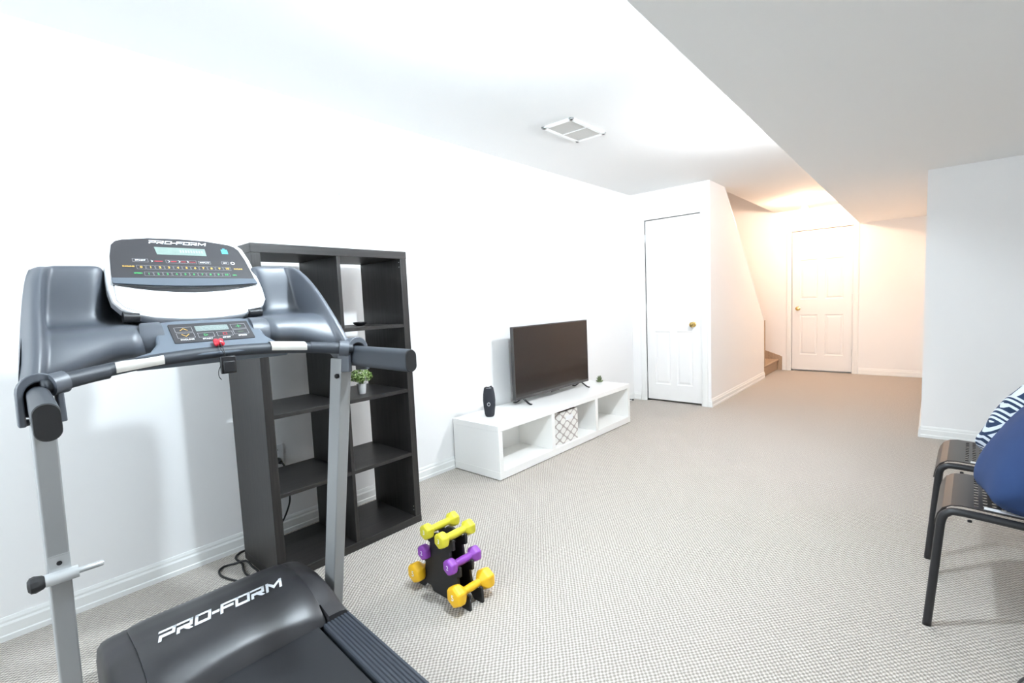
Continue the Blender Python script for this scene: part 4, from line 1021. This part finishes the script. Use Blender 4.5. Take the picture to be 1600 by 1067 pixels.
# ================================================================== CHAIRS
def make_chair(label):
    c = root('metal_chair', label, 'chair', (0, 0, 0), 0, 'black metal chairs with perforated seats')
    # local: seat front at x=0 facing -x, width along y (0 .. 0.41)
    Wc = 0.41; ZS = 0.432
    for y_ in (0.0, Wc):
        pts = smooth_path([(0.0, y_, 0.0), (0.012, y_, 0.16), (0.024, y_, 0.33), (0.030, y_, 0.395), (0.044, y_, 0.422), (0.075, y_, ZS), (0.20, y_, ZS - 0.004), (0.36, y_, ZS - 0.012)], 6)
        bm = BM(); tube(bm, pts, 0.0125, 14); finish('leg', bm, M_CHAIR, c, smooth=180)
        bm = BM(); tube(bm, smooth_path([(0.49, y_, 0.0), (0.42, y_, 0.30), (0.385, y_, ZS - 0.012), (0.44, y_, 0.56), (0.52, y_, 0.77)], 6), 0.0125, 14); finish('leg', bm, M_CHAIR, c, smooth=180)
        for xx in (0.10, 0.30):
            bm = BM(); lathe(bm, [(0, 0), (0.006, 0), (0.006, 0.006), (0, 0.006)], (xx, y_, ZS - 0.024 - 0.02 * xx), 10); finish('rivet', bm, M_CHAIR, c, smooth=50)
    # moulded seat, waterfall front, perforated by slots
    prof_s = [(0.010, 0.365), (0.012, 0.385), (0.018, 0.410), (0.030, 0.432), (0.052, 0.447), (0.080, 0.4515)]
    bm = BM(); th = 0.004
    def top(x_):
        if x_ <= 0.08: return prof(max(0.010, x_), prof_s)
        return 0.4515 - 0.035 * (x_ - 0.08)
    ya, yb = 0.016, Wc - 0.016
    # front curl
    outer = [Vector((x_, 0, z_)) for x_, z_ in prof_s]
    for (p, q) in zip(outer, outer[1:]):
        pass
    pr = [(x_, z_) for x_, z_ in prof_s] + [(0.098, top(0.098))]
    ip = []
    for i, (x_, z_) in enumerate(pr):
        a = pr[max(0, i - 1)]; b = pr[min(len(pr) - 1, i + 1)]
        d_ = Vector((b[0] - a[0], b[1] - a[1])).normalized(); ip.append((x_ + d_.y * th, z_ - d_.x * th))
    ring = pr + list(reversed(ip))
    skin(bm, [[Vector((x_, y_, z_)) for x_, z_ in ring] for y_ in (ya, yb)])
    # perforated panel: strips between slot columns
    x0_, x1_ = 0.098, 0.362; ncol, nrow = 12, 11
    pitchx = (x1_ - x0_) / ncol; py = (yb - ya - 0.05) / nrow
    def plate(a, b, c_, d_):
        pts = [(a, c_), (b, c_), (b, d_), (a, d_)]
        prism(bm, [(x_, y_, top(x_)) for x_, y_ in pts], (0, 0, -th))
    for i in range(ncol):
        a = x0_ + pitchx * i
        plate(a, a + pitchx * 0.50, ya, yb)
        a2, b2 = a + pitchx * 0.50, a + pitchx
        plate(a2, b2, ya, ya + 0.025); plate(a2, b2, yb - 0.025, yb)
        off = 0.0 if i % 2 else py * 0.5
        ys = ya + 0.025 + (0 if not off else 0)
        for k in range(nrow):
            s0 = ys + k * py + (off if off else 0)
            plate(a2, b2, s0, min(yb - 0.025, s0 + py * 0.34))
    plate(x1_, 0.375, ya, yb)
    finish('seat', bm, M_SEAT, c, smooth=25)
    bm = BM()
    rings = []
    for q in range(9):
        y_ = 0.0 + Wc * q / 8; bulge = 0.03 * math.sin(PI * q / 8)
        rings.append([Vector((0.445 + bulge, y_, 0.575)), Vector((0.510 + bulge, y_, 0.765)), Vector((0.516 + bulge, y_, 0.765)), Vector((0.451 + bulge, y_, 0.575))])
    skin(bm, rings); finish('backrest', bm, M_SEAT, c, smooth=40)
    return c
ch = make_chair('black metal chair with perforated seat, in front of the other, navy cushion on it')
ch.location = (2.640, 2.148, 0); ch.rotation_euler = (0, 0, -0.045)
dup(ch, (2.638, 2.695, 0), -0.045, 'black metal chair with perforated seat, patterned cushion on it, nearer the far white wall')
dup(ch, (2.752, 0.893, 0), 0.0, 'black metal chair of which only a dark corner shows, bottom right of the photo')

# cushions
def cushion(name, label, ctr, r, v_, half, thick, material, mats=None, cell=None):
    r = Vector(r).normalized(); v_ = (Vector(v_) - r * Vector(v_).dot(r)).normalized(); n_ = r.cross(v_)
    bm = BM(); N = 22; grid = {}
    for side in (1, -1):
        for i in range(N + 1):
            for j in range(N + 1):
                a, b = -1 + 2 * i / N, -1 + 2 * j / N
                prof_t = ((1 - a * a) * (1 - b * b)) ** 0.42
                wr = 0.012 * math.sin(7 * a + 3 * b * side) * (abs(a * b)) * 1.2
                pinch = 1 - 0.10 * (1 - abs(b)) * abs(a) ** 6 - 0.0
                pinch2 = 1 - 0.10 * (1 - abs(a)) * abs(b) ** 6
                x_ = a * half * pinch; y_ = b * half * pinch2
                X, Y = x_, y_
                X *= 1.0 - 0.22 * smst((abs(a) + abs(b) - 1.3) / 0.7) ; Y *= 1.0 - 0.22 * smst((abs(a) + abs(b) - 1.3) / 0.7)
                p = r * X + v_ * Y + n_ * side * (prof_t * thick / 2 + wr)
                key = (i, j, side) if (0 < i < N and 0 < j < N) else (i, j, 0)
                if key not in grid: grid[key] = bm.verts.new(p)
    for side in (1, -1):
        for i in range(N):
            for j in range(N):
                def g(i_, j_): return grid[(i_, j_, side)] if (0 < i_ < N and 0 < j_ < N) else grid[(i_, j_, 0)]
                f = bm.faces.new([g(i, j), g(i + 1, j), g(i + 1, j + 1), g(i, j + 1)])
    o = finish(name, bm, material, smooth=180, subsurf=1); o.location = ctr
    return tag(o, label, 'cushion'), r, v_, n_

def pattern_mat(name, r, v_):
    """white nested diamonds on navy"""
    mt, nt, b = new_mat(name); N = nt.nodes; L = nt.links
    b.inputs['Roughness'].default_value = 0.9
    tc = N.new('ShaderNodeTexCoord')
    def dot(vec):
        d = N.new('ShaderNodeVectorMath'); d.operation = 'DOT_PRODUCT'; d.inputs[1].default_value = vec
        L.new(tc.outputs['Object'], d.inputs[0]); return d.outputs['Value']
    def mth(op, a, b_=None):
        k = N.new('ShaderNodeMath'); k.operation = op
        if isinstance(a, (int, float)): k.inputs[0].default_value = a
        else: L.new(a, k.inputs[0])
        if b_ is not None:
            if isinstance(b_, (int, float)): k.inputs[1].default_value = b_
            else: L.new(b_, k.inputs[1])
        return k.outputs[0]
    e1 = Vector((0.70, 0.36, 0.70)); e2 = Vector((-0.70, -0.36, 0.70))
    x_ = mth('PINGPONG', mth('MULTIPLY', dot(e1), 1 / 0.078), 0.5); y_ = mth('PINGPONG', mth('MULTIPLY', dot(e2), 1 / 0.078), 0.5)
    mxd = mth('MAXIMUM', x_, y_)                    # nested diamonds
    st_ = mth('FRACT', mth('MULTIPLY', mxd, 4.4))
    on = mth('GREATER_THAN', st_, 0.52)
    mx = N.new('ShaderNodeMix'); mx.data_type = 'RGBA'
    mx.inputs['A'].default_value = (0.016, 0.035, 0.085, 1); mx.inputs['B'].default_value = (0.62, 0.68, 0.76, 1)
    L.new(on, mx.inputs['Factor']); L.new(mx.outputs['Result'], b.inputs['Base Color'])
    return mt
PR, PV = Vector((-0.4503, 0.1176, -0.8851)).normalized(), Vector((-0.4468, -0.8879, 0.1093)).normalized()
cushion('cushion', 'plain navy blue cushion on the front black chair', (2.897, 2.2745, 0.6292), (0.1533, -0.9881, -0.0105), (0.4798, 0.0652, 0.8749), 0.212, 0.176, M_NAVY)
cushion('cushion', 'navy cushion with white nested diamond print behind the plain navy one', (2.950, 2.820, 0.641), PR, PV, 0.211, 0.179, pattern_mat('diamond_print', PR, PV))

# paper strips under the cushions
for (loc, rz, ln, lab) in (((2.775, 2.180, 0.4500), -0.07, 0.125, 'white paper strip on the near edge of the front black chair seat'),
                          ((2.765, 2.725, 0.4500), -0.07, 0.05, 'bit of white paper on the edge of the rear black chair seat')):
    bm = BM(); box(bm, 0, ln, -0.012, 0.012, -0.0006, 0.0006)
    q = finish('paper_strip', bm, M_PAPER); q.location = loc; q.rotation_euler = (0, 0.035, rz); tag(q, lab, 'paper')
